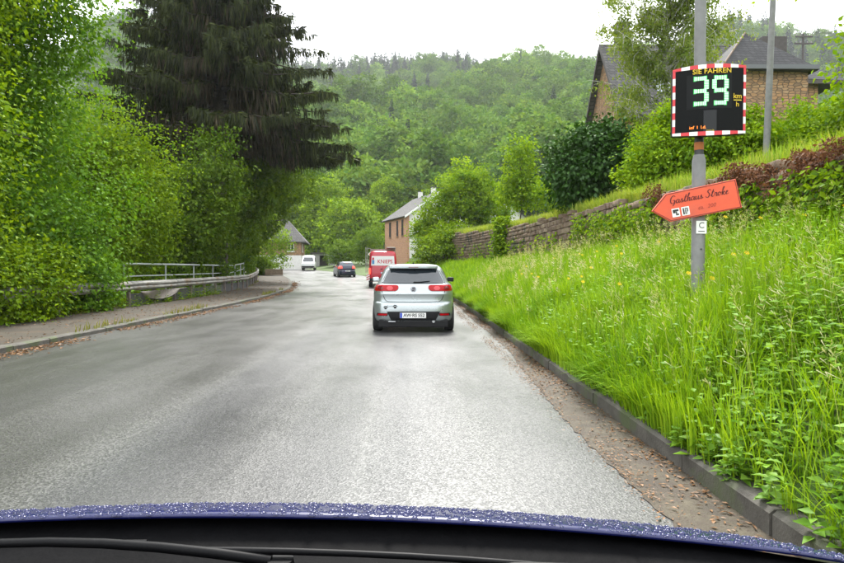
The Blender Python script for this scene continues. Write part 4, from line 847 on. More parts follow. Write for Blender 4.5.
for zz, rr_ in ((1.985, .071), (2.12, .071), (2.99, .060), (3.3, .060)): MB().tube([(0, 0, zz-.016-gb), (0, 0, zz+.016-gb)], rr_, 16).build('clamp_band', mat('clamp_steel', (.3, .3, .3), .4, .8), sp_, sm=50)
# speed display
sd_ = empty('speed_display', (3.10, 6.36, 3.12), R(-13), 'black electronic speed display reading 39 with red and white edge', 'sign')
sd_.scale = (.9, .9, .89); sd_.location.z = 3.09; HW, HH = .395, .39
def front(x): return -.075*(1-(x/HW)**2)
def curved(x0, x1, z0, z1, d0, d1, n=10, bow=0.):
    m_ = MB(); vs = []
    for i in range(n+1):
        x = x0+(x1-x0)*i/n; f_ = front(x); bz = bow*(1-(x/HW)**2)
        vs += [(x, f_-d1, z0-bz*(z0 < 0)), (x, f_-d1, z1+bz*(z1 > 0)), (x, f_-d0, z1+bz*(z1 > 0)), (x, f_-d0, z0-bz*(z0 < 0))]
    fs__ = [(i*4+j, i*4+(j+1) % 4, (i+1)*4+(j+1) % 4, (i+1)*4+j) for i in range(n) for j in range(4)] + [(3, 2, 1, 0), tuple(n*4+j for j in range(4))]
    return m_.add(vs, fs__)
def wrap(me, x, z, off): 
    for v_ in me.vertices: v_.co = (v_.co.x+x, front(v_.co.x+x)-off, v_.co.z+z)
    return me
MBLK = mat('display_black', (.004, .0045, .0045), .4, 0, .08); MRED = mat('reflective_red', (.55, .02, .03), .45); MWHT = mat('reflective_white', (.78, .78, .76), .45)
BOW = .022
curved(-HW, HW, -HH, HH, -.10, .0, 16, BOW).build('housing', MBLK, sd_, sm=40)
curved(-.25, .235, -.10, .30, .001, .003).build('screen_panel', mat('screen_grey', (.009, .0095, .01), .45, 0, .1), sd_, sm=40)
curved(-.07, .07, -.38, -.12, .001, .003, 4).build('sheen_strip', mat('sheen_grey', (.014, .015, .016), .3, 0, .2), sd_, sm=40)  # grey reflection on the housing, put in as a lighter strip
for e in range(2):
    for i in range(9):
        x0 = -HW + 2*HW*i/9; x1 = -HW + 2*HW*(i+1)/9; zz = (HH-.027, HH) if e == 0 else (-HH, -HH+.027)
        curved(x0, x1, zz[0], zz[1], .001, .005, 3, BOW).build('border_segment', MRED if i % 2 == (0 if e == 0 else 1) else MWHT, sd_, sm=40)
    for i in range(9):
        z0 = -HH+.028 + (2*HH-.056)*i/9; z1 = -HH+.028 + (2*HH-.056)*(i+1)/9; xx_ = (-HW, -HW+.028) if e == 0 else (HW-.028, HW)
        curved(xx_[0], xx_[1], z0, z1, .001, .005, 2).build('border_segment', MRED if i % 2 == 0 else MWHT, sd_, sm=40)
MYEL = mat('yellow_print', (.75, .55, .03), .5, emit=(.8, .6, .05), estr=.05); MLED = mat('led_core', (.1, .6, .2), .4, emit=(.40, 1., .42), estr=.42); MLEDG = mat('led_halo', (.01, .1, .03), .4, emit=(.0, .42, .04), estr=.24)
MAMB = mat('amber_led', (.5, .15, .02), .4, emit=(1., .28, .03), estr=.4)
link('lettering', wrap(text('SIE FAHREN', .079, 0, .001, 1.02, .0012), 0.02, .330, .004), MYEL, sd_)
link('lettering', wrap(text('km', .082, 0, .001, .95, .001), .30, .035, .004), MYEL, sd_); link('lettering', wrap(text('h', .082, 0, .001), .30, -.06, .004), MYEL, sd_)
curved(.255, .345, -.014, -.006, .002, .004, 2).build('fraction_bar', MYEL, sd_)
def digit(xc, segs):
    root = bpy.data.objects.new('digit', None); COL.objects.link(root); root.parent = sd_
    w_, hh_ = .066, .145; zc_ = .105; core = MB(); glow = MB()
    def put(mb, x0, x1, z0, z1, d0, d1):
        c = curved(x0, x1, z0, z1, d0, d1, 1); mb.add(c.v, c.f)
    for sname in segs:
        if sname in 'adg':
            z_ = {'a': hh_, 'g': 0, 'd': -hh_}[sname]+zc_; put(glow, xc-w_-.006, xc+w_+.006, z_-.030, z_+.030, .0035, .0045)
            for k in range(7): x_ = xc-w_+.010+k*(2*w_-.020)/6; put(core, x_-.0058, x_+.0058, z_-.022, z_+.022, .005, .007)
        else:
            x_ = xc+(w_ if sname in 'bc' else -w_); z_ = zc_+(hh_/2 if sname in 'bf' else -hh_/2); put(glow, x_-.026, x_+.026, z_-.044, z_+.044, .0035, .0045)
            for k in range(6): q_ = z_-.046+k*.0184; put(core, x_-.022, x_+.022, q_-.0056, q_+.0056, .005, .007)
    glow.build('led_halo', MLEDG, root); core.build('led_row', MLED, root)  # halo of the LEDs put in as faintly glowing green plates behind them
digit(-.108, 'abgcd'); digit(.108, 'abcdfg')
link('led_text', wrap(text('inf  l  l.d.', .052, 0, .001, 1.0), -.13, -.315, .004), MAMB, sd_)
link('maker_line', wrap(text('www.ig', .028, 0, .001), -.0, -.352, .006), MYEL, sd_)
MB().box(-.1, .1, .10, .16, -.2, -.14).build('bracket', MATS['dark_steel'], sd_); MB().box(-.1, .1, .10, .16, .16, .22).build('bracket', MATS['dark_steel'], sd_)
# arrow sign
ar = empty('arrow_sign', (2.985, 6.40, 2.05), R(-8), 'orange-red arrow board pointing to a guest house, mounted below the speed display', 'sign')
MOR = noisy('orange_board', (.60, .072, .028), (.72, .10, .038), 3, .55, .1, c3=(.52, .09, .05)); MINK = mat('dark_red_ink', (.12, .012, .01), .6)
tb_ = bpy.data.objects.new('board', None); bd = [(-.455, -.02), (-.285, -.165), (.455, -.150), (.44, .158), (-.285, .135)]
ar.rotation_euler = (0, R(-10), R(-6))
MB().prism(bd[::-1], -.012, .012).build('board', MOR, ar, bevel=.004)
ins = [(x*.972, z*.93) for x, z in bd]; ln = MB()
for i in range(5):
    a, b = Vector((ins[i][0], 0, ins[i][1])), Vector((ins[(i+1) % 5][0], 0, ins[(i+1) % 5][1])); d = (b-a).normalized(); n = Vector((d.z, 0, -d.x))*.0032
    ln.add([tuple(a+n+Vector((0, -.0145, 0))), tuple(b+n+Vector((0, -.0145, 0))), tuple(b-n+Vector((0, -.0145, 0))), tuple(a-n+Vector((0, -.0145, 0)))], [(0, 1, 2, 3)])
ln.build('outline', MINK, ar)
# brush-script lettering drawn as pen strokes
GL = {'G': ([[(.62,.82),(.5,.95),(.3,.92),(.12,.68),(.08,.35),(.2,.05),(.42,.02),(.58,.18),(.6,.38),(.36,.38)],[(.6,.38),(.58,-.05),(.4,-.28)]],.75),
 'a': ([[(.4,.36),(.25,.44),(.08,.3),(.06,.1),(.18,.0),(.34,.12),(.42,.4),(.38,.1),(.48,.0),(.58,.1)]],.55), 's': ([[(.0,.06),(.22,.46),(.2,.3),(.32,.12),(.2,.0),(.06,.06)],[(.2,.0),(.46,.1)]],.44),
 't': ([[(.0,.1),(.28,.86)],[(.28,.86),(.12,.2),(.2,.0),(.38,.1)],[(.06,.56),(.42,.6)]],.38), 'h': ([[(.0,.1),(.3,.9),(.24,.96),(.16,.8),(.06,.0)],[(.08,.14),(.26,.42),(.36,.36),(.3,.1),(.38,.0),(.5,.1)]],.5),
 'u': ([[(.0,.3),(.08,.42),(.06,.1),(.16,.0),(.32,.14),(.4,.42),(.36,.1),(.44,.0),(.56,.1)]],.54), 'S': ([[(.62,.8),(.48,.96),(.28,.84),(.26,.66),(.44,.46),(.46,.2),(.28,.0),(.08,.06),(.04,.2)]],.66),
 'r': ([[(.0,.1),(.14,.46),(.18,.38),(.34,.42),(.28,.12),(.36,.0),(.46,.1)]],.44), 'o': ([[(.3,.42),(.12,.38),(.05,.16),(.16,.0),(.32,.1),(.36,.32),(.26,.44),(.34,.34),(.52,.36)]],.5),
 'k': ([[(.0,.1),(.3,.9),(.22,.96),(.14,.7),(.06,.0)],[(.08,.16),(.3,.42),(.32,.3),(.14,.22),(.34,.0),(.48,.1)]],.48), 'e': ([[(.0,.14),(.28,.3),(.26,.42),(.14,.4),(.06,.18),(.16,.0),(.4,.12)]],.42), ' ': ([],.3)}
def script(body, x, z, h, m, parent):
    b = MB(); cx_ = x
    for chh in body:
        st__, adv = GL[chh]
        for s in st__:
            pts__ = []
            for i in range(len(s)-1):                              # rounded pen path
                p0 = s[max(i-1, 0)]; p1 = s[i]; p2 = s[i+1]; p3 = s[min(i+2, len(s)-1)]
                for k in range(4):
                    t_ = k/4; pts__.append(tuple(.5*(2*p1[c]+(p2[c]-p0[c])*t_+(2*p0[c]-5*p1[c]+4*p2[c]-p3[c])*t_*t_+(3*p1[c]-p0[c]-3*p2[c]+p3[c])*t_**3) for c in (0, 1)))
            pts__.append(s[-1])
            for i in range(len(pts__)-1):
                a = Vector((cx_+(pts__[i][0]+pts__[i][1]*.22)*h, z+pts__[i][1]*h)); c = Vector((cx_+(pts__[i+1][0]+pts__[i+1][1]*.22)*h, z+pts__[i+1][1]*h)); d = c-a
                if d.length < 1e-6: continue
                wdt = .0026 + .0030*max(0, -d.normalized().y); n = Vector((-d.y, d.x)).normalized()*wdt; e = d.normalized()*.001
                b.add([(a.x-n.x-e.x, -.0150, a.y-n.y-e.y), (c.x-n.x+e.x, -.0150, c.y-n.y+e.y), (c.x+n.x+e.x, -.0150, c.y+n.y+e.y), (a.x+n.x-e.x, -.0150, a.y+n.y-e.y)], [(0, 1, 2, 3)])
        cx_ += adv*h
    b.build('lettering', m, parent); return cx_
script('Gasthaus Stroke', -.262, .020, .083, MINK, ar)
link('lettering', text('ca.', .058, .25), mat('faded_ink', (.3, .035, .02), .6), ar, (.045, -.0155, -.072)); link('lettering', text('200', .058, .25), MATS['faded_ink'], ar, (.155, -.0155, -.070))
for xx_, kind_ in ((-.215, 0), (-.115, 1)):
    o = MB().box(xx_-.04, xx_+.04, -.0155, -.0125, -.125, -.035).build('pictogram', MATS['sticker_white'], ar); k_ = MB()
    def rc(x0, x1, z0, z1): k_.add([(xx_+x0, -.0168, -.08+z0), (xx_+x1, -.0168, -.08+z0), (xx_+x1, -.0168, -.08+z1), (xx_+x0, -.0168, -.08+z1)], [(0, 1, 2, 3)])
    if kind_ == 0: rc(-.03, .03, .012, .034); rc(-.03, -.004, -.004, .012); rc(-.002, .012, -.03, .01); rc(.014, .028, -.03, -.012)
    else: rc(-.028, -.012, -.034, .034); rc(-.006, .004, -.034, .02); rc(.010, .016, -.034, .034); rc(.020, .028, -.01, .034); rc(-.006, .010, .024, .034)
    k_.build('symbol', MATS['print_black'], o)
MB().box(.04, .12, .013, .075, -.08, -.03).build('bracket', MATS['dark_steel'], ar); MB().box(.04, .12, .013, .075, .05, .1).build('bracket', MATS['dark_steel'], ar)
# thin mast, utility pole, far sign
ms = empty('lamp_mast', G(8.2, 14.0), 0, 'thin pale grey mast rising out of the bushes in front of the stone house', 'pole')
MB().tube([(-.05, 0, -.3), (.02, 0, 2.), (.2, 0, 7.5)], [.075, .07, .05], 12).build('shaft', mpole, ms, sm=50); MB().tube([(-.045, 0, .0), (-.04, 0, .35)], .085, 12).build('foot_collar', mpole, ms, sm=50); MB().tube([(.2, 0, 7.49), (.2, 0, 7.56)], [.054, .02], 12).build('cap', mpole, ms, sm=50)
upo = empty('utility_pole', (45.0, 70, 14), 0, 'dark wooden utility pole with cross-arms before the hazy hill', 'pole'); MB().tube([(0, 0, 0), (0, 0, 14.3)], [.16, .11], 10).build('shaft', MFASC, upo, sm=50)
for zz, l in ((13.9, 1.0), (13.1, 1.1)): MB().box(-l, l, -.22, -.112, zz-.08, zz+.08).build('cross_arm', MFASC, upo)
for zz in (14.0, 13.2):
    for xx_ in (-.85, -.4, .4, .85): MB().tube([(xx_, -.16, zz-.019), (xx_, -.16, zz+.16)], [.035, .05], 8).build('insulator', mat('porcelain', (.25, .22, .2), .3), upo)
for k, xx_ in enumerate((-.85, .85)):
    a = Vector((45+xx_, 69.84, 28.15)); b = Vector((75+xx_, 66, 32.5)); MB().tube([a.lerp(b, t_/8)-Vector((0, 0, 1.1*math.sin(math.pi*t_/8))) for t_ in range(9)], .018, 5).build('wire', MFASC, upo, loc=(-45, -70, -14))
ds = empty('road_sign', P(2.5, 62), 0, 'small diamond-shaped sign on a thin post beside the dark blue car', 'sign')
MB().tube([(0, 0, -.2), (0, 0, 2.35)], .03, 8).build('post', mpole, ds); MB().prism([(-.26, 2.2), (0, 1.94), (.26, 2.2), (0, 2.46)], -.07, -.05).build('plate', MWHT, ds); MB().prism([(-.17, 2.2), (0, 2.03), (.17, 2.2), (0, 2.37)], -.08, -.0705).build('centre', mat('sign_orange', (.75, .30, .02), .5), ds)

# ------------------------------------------------------------------ vehicles
MTYRE = noisy('tyre', (.012, .012, .012), (.022, .022, .022), 20, .85, .2); MRIM = mat('alloy', (.45, .46, .47), .3, .9); MTRIM = mat('black_trim', (.008, .008, .009), .6, 0, .25)
MCG = mat('car_glass', (.015, .02, .025), .05, 0, .8); MLENS = mat('red_lens', (.36, .004, .008), .2, 0, .25); MLENSC = mat('pink_lens', (.55, .07, .08), .2, 0, .3); MLENSD = mat('dark_red_lens', (.16, .008, .012), .15)
MPLATE = mat('plate_white', (.74, .74, .72), .5); MBLUE = mat('plate_blue', (.02, .06, .45), .5)
class Body:
    """stack of rounded plan outlines: (z, half width, rear y, front y, squareness)"""
    def __init__(s, lv): s.lv = lv
    def at(s, z):
        lv = s.lv
        if z <= lv[0][0]: return lv[0][1:]
        for a, b in zip(lv, lv[1:]):
            if a[0] <= z <= b[0]:
                t_ = (z-a[0])/(b[0]-a[0]); return tuple(a[i]+(b[i]-a[i])*t_ for i in range(1, 5))
        return lv[-1][1:]
    def rear(s, x, z):
        w_, yr, yf, n = s.at(z); L = (yf-yr)/2; return yr+L - L*max(0, 1-min(1, abs(x)/w_)**n)**(1/n)
    def front(s, x, z):
        w_, yr, yf, n = s.at(z); L = (yf-yr)/2; return yr+L + L*max(0, 1-min(1, abs(x)/w_)**n)**(1/n)
    def side(s, y, z):
        w_, yr, yf, n = s.at(z); L = (yf-yr)/2; return w_*max(0, 1-min(1, abs(y-yr-L)/L)**n)**(1/n)
    def mesh(s, N=72):
        m = MB(); k = len(s.lv); vs = []
        for z, w_, yr, yf, n in s.lv:
            for j in range(N):
                a = 2*math.pi*j/N; c, q = math.cos(a), math.sin(a)
                vs.append((w_*math.copysign(abs(c)**(2/n), c), (yr+yf)/2+(yf-yr)/2*math.copysign(abs(q)**(2/n), q), z))
        f = [(i*N+j, i*N+(j+1) % N, (i+1)*N+(j+1) % N, (i+1)*N+j) for i in range(k-1) for j in range(N)]
        return m.add(vs, f + [tuple(range(N-1, -1, -1)), tuple((k-1)*N+j for j in range(N))])
    def patch(s, xl, xr, z0, z1, off=.005, n=14, m=6, where='rear', fn=None):
        """panel lying on the skin; xl, xr may be functions of height 0..1"""
        b = MB(); vs = []; F_ = {'rear': s.rear, 'front': s.front}.get(where)
        for i in range(m+1):
            t_ = i/m; z = z0+(z1-z0)*t_; a = xl(t_) if callable(xl) else xl; c = xr(t_) if callable(xr) else xr
            for j in range(n+1):
                q_ = a+(c-a)*j/n
                if where in ('rear', 'front'):
                    sg = -1 if where == 'rear' else 1; vs.append((q_, F_(q_, z)+sg*off, z))
                else: sg = -1 if where == 'left' else 1; vs.append((sg*(s.side(q_, z)+off), q_, z))
        fs__ = [(i*(n+1)+j, i*(n+1)+j+1, (i+1)*(n+1)+j+1, (i+1)*(n+1)+j) for i in range(m) for j in range(n)]
        return b.add(vs, fs__)
def wheel(parent, x, y, r, wd, rim=True):
    b = MB(); pr = [(-.5, .62), (-.5, .9), (-.42, .985), (-.2, 1.), (.2, 1.), (.42, .985), (.5, .9), (.5, .62)]; N = 28; vs = []
    for px_, pr_ in pr:
        for j in range(N): a = 2*math.pi*j/N; vs.append((px_*wd, math.cos(a)*r*pr_, math.sin(a)*r*pr_))
    k = len(pr); b.add(vs, [(i*N+j, (i+1)*N+j, (i+1)*N+(j+1) % N, i*N+(j+1) % N) for i in range(k-1) for j in range(N)])
    t_ = b.build('wheel', MTYRE, parent, (x, y, r), sm=40); c = MB(); c.tube([(-.36*wd, 0, 0), (.36*wd, 0, 0)], r*.63, 20); 
    for j in range(5):
        a = j*1.2566; c.box(.36*wd*math.copysign(1, x), .40*wd*math.copysign(1, x), -.03, .03, 0, .0) if False else None
    c.build('rim', MRIM, t_); return t_
def plate(parent, body, xc, zc_, txt, w_=.52, h_=.11, y=None):
    yy_ = (body.rear(xc, zc_) - .014) if y is None else y
    o = MB().box(xc-w_/2, xc+w_/2, yy_-.006, yy_, zc_-h_/2, zc_+h_/2).build('number_plate', MPLATE, parent)
    MB().box(xc-w_/2+.003, xc-w_/2+.045, yy_-.009, yy_-.0065, zc_-h_/2+.003, zc_+h_/2-.003).build('country_band', MBLUE, o)
    link('lettering', text(txt, h_*.86, 0, .0, .92, .002), MATS['print_black'], o, (xc+.022, yy_-.0085, zc_)); return o
def hatch(name, at, rz, lab, paint, lv, spec_):
    root = empty(name, at, rz, lab, 'car'); B_ = Body(lv); o = B_.mesh().build('body', paint, root, sm=38); return root, B_
silver = mat('silver_paint', (.36, .395, .40), .3, .7, .5, coat=.35)
t = NT(silver); v = t.coord(); t.l(t.ramp(t.noise(v, 3, 5), [(.3, (.24, .24, .24)), (.7, (.36, .36, .36))]), t.b.inputs['Roughness'])
lv = [(.20, .74, .14, 3.7, 7), (.245, .80, .04, 3.88, 7), (.30, .825, .01, 3.93, 7), (.42, .838, .0, 3.95, 7), (.56, .846, .005, 3.94, 6.5), (.60, .847, .015, 3.93, 6.5), (.625, .846, .045, 3.92, 6.5), (.645, .844, .085, 3.91, 6.5), (.72, .842, .095, 3.9, 6.5), (.785, .842, .085, 3.88, 6.5), (.805, .842, .082, 3.87, 6.5), (.83, .84, .098, 3.85, 6.5),
      (.93, .832, .115, 3.6, 6.5), (.985, .805, .135, 3.25, 6.3), (1.02, .765, .165, 3.02, 6), (1.05, .735, .20, 2.92, 6), (1.2, .672, .335, 2.55, 6), (1.32, .615, .445, 2.25, 6), (1.37, .575, .51, 2.1, 5.5), (1.41, .51, .60, 1.95, 5), (1.43, .42, .72, 1.8, 4.5), (1.44, .28, .95, 1.6, 4)]
car, B_ = hatch('hatchback_car', (.03, 12.65, 0), R(0), 'silver hatchback driving just ahead', silver, lv, None)
car.scale = (1.045, 1, 1)
SX = lambda a, b: (lambda t_: a+(b-a)*t_)
B_.patch(SX(-.625, -.505), SX(.625, .505), 1.035, 1.315, .006, 20, 8).build('rear_window', MCG, car, sm=60)
rim_ = MB()
o = B_.patch(SX(-.655, -.525), SX(.655, .525), 1.02, 1.327, .003, 20, 8).build('window_seal', MTRIM, car, sm=60)
MB().add([(x_, y_, z_) for z_ in (1.335, 1.40) for x_, y_ in ((-.50, .40), (-.3, .355), (0, .34), (.3, .355), (.50, .40), (.50, .66), (-.50, .66))],
         [(6, 5, 4, 3, 2, 1, 0), (7, 8, 9, 10, 11, 12, 13)] + [(i, (i+1) % 7, (i+1) % 7+7, i+7) for i in range(7)]).build('spoiler', silver, car, bevel=.015)
MB().box(-.10, .10, .335, .342, 1.36, 1.372).build('brake_light', MLENSD, car)
for sg in (-1, 1):
    def ol(t_, a=.285, b=.80, s=sg):
        r_ = math.sqrt(max(0, 1-(2*t_-1)**2)); return s*(a+.055*(1-r_)+.03*(1-t_)), s*(b-.012*(1-r_))
    tl = B_.patch(lambda t_: ol(t_)[0], lambda t_: ol(t_)[1], .868, .995, .012, 14, 8).build('tail_light', MLENS, car, sm=60)
    B_.patch(lambda t_: sg*(.40+.04*(abs(2*t_-1))), lambda t_: sg*(.545-.04*abs(2*t_-1)), .885, .972, .016, 8, 5).build('lamp', MLENSC, tl, sm=60)
    B_.patch(lambda t_: sg*(.60+.04*(abs(2*t_-1))), lambda t_: sg*(.735-.03*abs(2*t_-1)), .890, .972, .016, 8, 5).build('lamp', MLENSD, tl, sm=60)
    B_.patch(SX(sg*.535, sg*.52), SX(sg*.72, sg*.705), .362, .40, .006).build('reflector', MLENS, car)
    B_.patch(SX(sg*.515, sg*.50), SX(sg*.745, sg*.73), .352, .412, .003).build('reflector_surround', MTRIM, car)
    mr = MB(); s_ = sg; mr.add([(s_*(.80+a), 2.55+b, 1.0+c) for a, b, c in ((0, 0, .02), (.17, .02, .0), (.18, .03, .12), (.02, .02, .13), (0, .10, .02), (.15, .14, .01), (.16, .14, .11), (.02, .11, .12))],
        [(0, 1, 2, 3), (7, 6, 5, 4), (0, 4, 5, 1), (1, 5, 6, 2), (2, 6, 7, 3), (3, 7, 4, 0)]); mo = mr.build('mirror', silver if sg < 0 else MTRIM, car, bevel=.03)
    for y0, y1 in ((.62, 1.45), (1.52, 2.5)): B_.patch(lambda t_: y0+(.18*t_ if y0 < 1 else 0), lambda t_: y1-(.35*t_ if y1 > 2 else 0), 1.06, 1.33, .005, 8, 5, 'left' if sg < 0 else 'right').build('side_window', MCG, car, sm=60)
    for yw in (.62, 3.08):
        wheel(car, sg*.735, yw, .298, .195)
        a_ = MB(); vs = [(sg*(.848), yw+math.cos(q_*math.pi/12)*.36, .27+math.sin(q_*math.pi/12)*.36) for q_ in range(13)]; vs = [(sg*(B_.side(y_, max(z_, .25))+.004), y_, z_) for _, y_, z_ in vs]
        a_.add(vs, [tuple(range(13))]); a_.build('wheel_arch', MTRIM, car)
B_.patch(SX(-.44, -.53), SX(.44, .53), .255, .445, .006, 16, 5).build('bumper_insert', MTRIM, car, sm=60)
MB().box(-.70, .70, .05, .4, .11, .262).build('diffuser', MTRIM, car, bevel=.02); MB().tube([(.40, .03, .235), (.40, .3, .24)], .028, 10).build('exhaust_pipe', MRIM, car)
MB().tube([(-.50, .0, .238), (-.36, -.01, .236)], .012, 8).build('exhaust_trim', MRIM, car)
gl_ = MB()
for sg in (-1, 1):
    pth = [(sg*.66, .98), (sg*.63, .86), (sg*.60, .76), (sg*.565, .68), (sg*.52, .648), (sg*.3, .640), (0, .637)]
    for a, c in zip(pth, pth[1:]):
        a3 = Vector((a[0], B_.rear(a[0], a[1])-.001, a[1])); c3 = Vector((c[0], B_.rear(c[0], c[1])-.001, c[1])); gl_.tube([a3, c3], .0055, 5, False)
gl_.build('tailgate_gap', MTRIM, car)
em = MB(); eb = B_.rear(0, .905); em.tube([(0, eb-.012, .905), (0, eb+.02, .905)], .058, 24); eo = em.build('emblem', mat('chrome', (.6, .6, .6), .15, 1.), car)
s2 = MB()
for pz, x0, x1 in ((.03, -.026, .034), (.0, -.034, .034), (-.03, -.034, .026)): s2.box(x0, x1, eb-.0165, eb-.0125, .905+pz-.009, .905+pz+.009)
s2.build('emblem_bars', MTRIM, eo)
def paw(xc, zc_, s):
    p_ = MB(); y_ = B_.rear(xc, zc_)-.004
    for dx, dz, r_ in ((0, -.2, .42), (-.5, .15, .2), (-.2, .45, .22), (.2, .45, .22), (.5, .15, .2)):
        p_.add([(xc+s*(dx+r_*math.cos(a)), B_.rear(xc+s*dx, zc_+s*dz)-.009, zc_+s*(dz+r_*math.sin(a)*.85)) for a in np.linspace(0, 6.283, 11)[:-1]], [tuple(range(10))])
    p_.build('paw_sticker', MATS['print_black'], car)
paw(-.555, .525, .062); paw(-.365, .545, .066)
li = text('Luna', .07, .2); 
for v_ in li.vertices: v_.co = (v_.co.x-.46, B_.rear(-.46, .55)-.005, v_.co.z+.56)
link('sticker_lettering', li, mat('grey_ink', (.2, .2, .22), .5), car)
bx = text('Ibiza', .04); 
for v_ in bx.vertices: v_.co = (v_.co.x-.46, B_.rear(-.46, .70)-.005, v_.co.z+.70)
link('badge_lettering', bx, MRIM, car)
plate(car, B_, -.01, .365, 'AW·RS 552', y=B_.rear(0, .365)-.012)
wp = MB(); wp.tube([(0.0, B_.rear(0, 1.05)-.03, 1.05), (.1, B_.rear(.1, 1.052)-.025, 1.052), (.33, B_.rear(.33, 1.075)-.02, 1.075)], [.016, .011, .007], 6); wp.build('rear_wiper', MTRIM, car)
ah = MB(); ah.tube([(0, .95, 1.43), (0, .9, 1.47)], [.03, .008], 8); ah.build('aerial', MTRIM, car)
# the dark blue estate farther on
navy = mat('navy_paint', (.018, .026, .05), .3, .3, .5, coat=.5)
lv2 = [(z*1.04, w_*1.03, yr*.75, yf*1.08, n) for z, w_, yr, yf, n in lv]
ec = empty('dark_car', P(-.55, 58.5), R(15), 'dark blue car with glowing brake lights entering the bend', 'car'); B2 = Body(lv2); B2.mesh(48).build('body', navy, ec, sm=38)
B2.patch(SX(-.64, -.53), SX(.64, .53), 1.07, 1.37, .008, 12, 6).build('rear_window', mat('pale_glass', (.10, .12, .14), .08), ec, sm=60)
for sg in (-1, 1):
    B2.patch(sg*.50, sg*.84, .84, 1.06, .02, 8, 4).build('tail_light', mat('brake_light', (.5, .02, .02), .2, emit=(1., .05, .03), estr=.75), ec)
    for yw in (.62, 3.3): wheel(ec, sg*.76, yw, .31, .2)
    MB().box(min(sg*.85, sg*1.0), max(sg*.85, sg*1.0), 2.7, 2.8, 1.02, 1.14).build('mirror', navy, ec, bevel=.02)
    for y0, y1 in ((.6, 1.5), (1.6, 2.6)): B2.patch(y0, y1-.1, 1.11, 1.37, .005, 6, 4, 'left' if sg < 0 else 'right').build('side_window', MCG, ec)
MB().box(-.12, .12, .25, .27, 1.385, 1.40).build('high_brake_light', MATS['brake_light'], ec); plate(ec, B2, 0, .60, 'AW 7', y=-.03); MB().box(-.72, .72, .02, .4, .15, .3).build('diffuser', MTRIM, ec, bevel=.02)
for sg in (-1, 1): MB().tube([(sg*.52, .8, 1.475), (sg*.5, 1.0, 1.54), (sg*.5, 2.2, 1.54), (sg*.52, 2.4, 1.46)], .016, 6).build('roof_rail', MTRIM, ec)
# red works van with ladder
redp = mat('van_red', (.50, .018, .035), .35, 0, .5, coat=.4)
vn = empty('works_van', P(-.22, 41.5), R(3), 'red van with white name panel, roof rack and ladder, ahead of the silver hatchback', 'van')
VB = Body([(.38, .90, .06, 5.2, 10), (.46, .96, .0, 5.35, 12), (.95, .975, .0, 5.35, 13), (1.15, .975, .005, 5.1, 13), (1.45, .965, .015, 4.6, 13), (2.0, .93, .045, 4.1, 12), (2.32, .885, .075, 3.8, 11), (2.42, .84, .11, 3.7, 9), (2.47, .72, .2, 3.5, 7), (2.48, .4, .6, 3.2, 5)])
VB.mesh(64).build('body', redp, vn, sm=38)
pn = VB.patch(SX(-.80, -.76), SX(.80, .76), 1.48, 2.12, .008, 10, 5).build('name_panel', MATS['sticker_white'], vn, sm=60)
kt = text('KNIEPS', .36, 0, 0, .98, .004)
for v_ in kt.vertices: v_.co = (v_.co.x*.92+.14, VB.rear(0, 1.74)-.016, v_.co.z+1.74)
link('lettering', kt, mat('panel_red_print', (.55, .02, .05), .5), pn)
for (x0, x1, z0, z1), m_ in (((-.72, -.60, 1.86, 2.02), MATS['panel_red_print']), ((-.74, -.58, 1.58, 1.84), mat('panel_blue_print', (.05, .25, .5), .5))):
    MB().box(x0, x1, VB.rear(-.65, 1.8)-.028, VB.rear(-.65, 1.8)-.02, z0, z1).build('logo_block', m_, pn, bevel=.02)
MB().box(-.004, .004, -.004, .1, .5, 1.47).build('door_gap', MTRIM, vn); MB().box(-.16, -.04, -.03, .0, 1.22, 1.26).build('door_handle', MTRIM, vn)
for sg in (-1, 1):
    VB.patch(sg*.83, sg*.945, .92, 1.30, .012, 4, 4).build('tail_light', MLENS if sg > 0 else MATS['brake_light'], vn)
    for yw in (.95, 4.3): wheel(vn, sg*.86, yw, .34, .22)
MB().box(-.93, .93, -.06, .02, .40, .62).build('bumper', MTRIM, vn, bevel=.02); plate(vn, VB, .1, .98, 'AW K 81', y=-.02)
rk = MB()
for y_ in (.5, 1.6, 2.7): rk.box(-.86, .86, y_-.025, y_+.025, 2.56, 2.61)
for sg in (-1, 1): rk.box(sg*.86-.025, sg*.86+.025, .2, 3.0, 2.611, 2.66); rk.box(sg*.84-.02, sg*.84+.02, .45, .5, 2.4, 2.559); rk.box(sg*.84-.02, sg*.84+.02, 2.65, 2.7, 2.4, 2.559)
rk.build('roof_rack', mgal, vn)
ld = MB()
for xx_ in (-1.16, -1.04): ld.box(xx_-.02, xx_+.02, .25, .31, .98, 2.74)
for k in range(7): ld.box(-1.139, -1.061, .262, .298, 1.1+k*.25, 1.13+k*.25)
ld.box(-1.04, -.86, .262, .298, 2.62, 2.66); ld.build('ladder', mgal, vn)
sl = MB(); sl.box(.25, .85, .3, 2.8, 2.66, 2.74); sl.build('roof_box', mgal, vn, bevel=.02)
wb = MB().box(-1.12, -.90, -.085, -.065, .46, .90).build('warning_board', MWHT, vn)
for k in range(3):
    z0 = .47+k*.15; MB().add([(-1.115, -.088, z0), (-.905, -.088, z0+.09), (-.905, -.088, min(z0+.16, .895)), (-1.115, -.088, z0+.07)], [(0, 1, 2, 3)]).build('stripe', MRED, wb)
VB.patch(.9, 3.2, 1.35, 1.95, .004, 6, 3, 'left').build('side_panel', MATS['sticker_white'], vn)
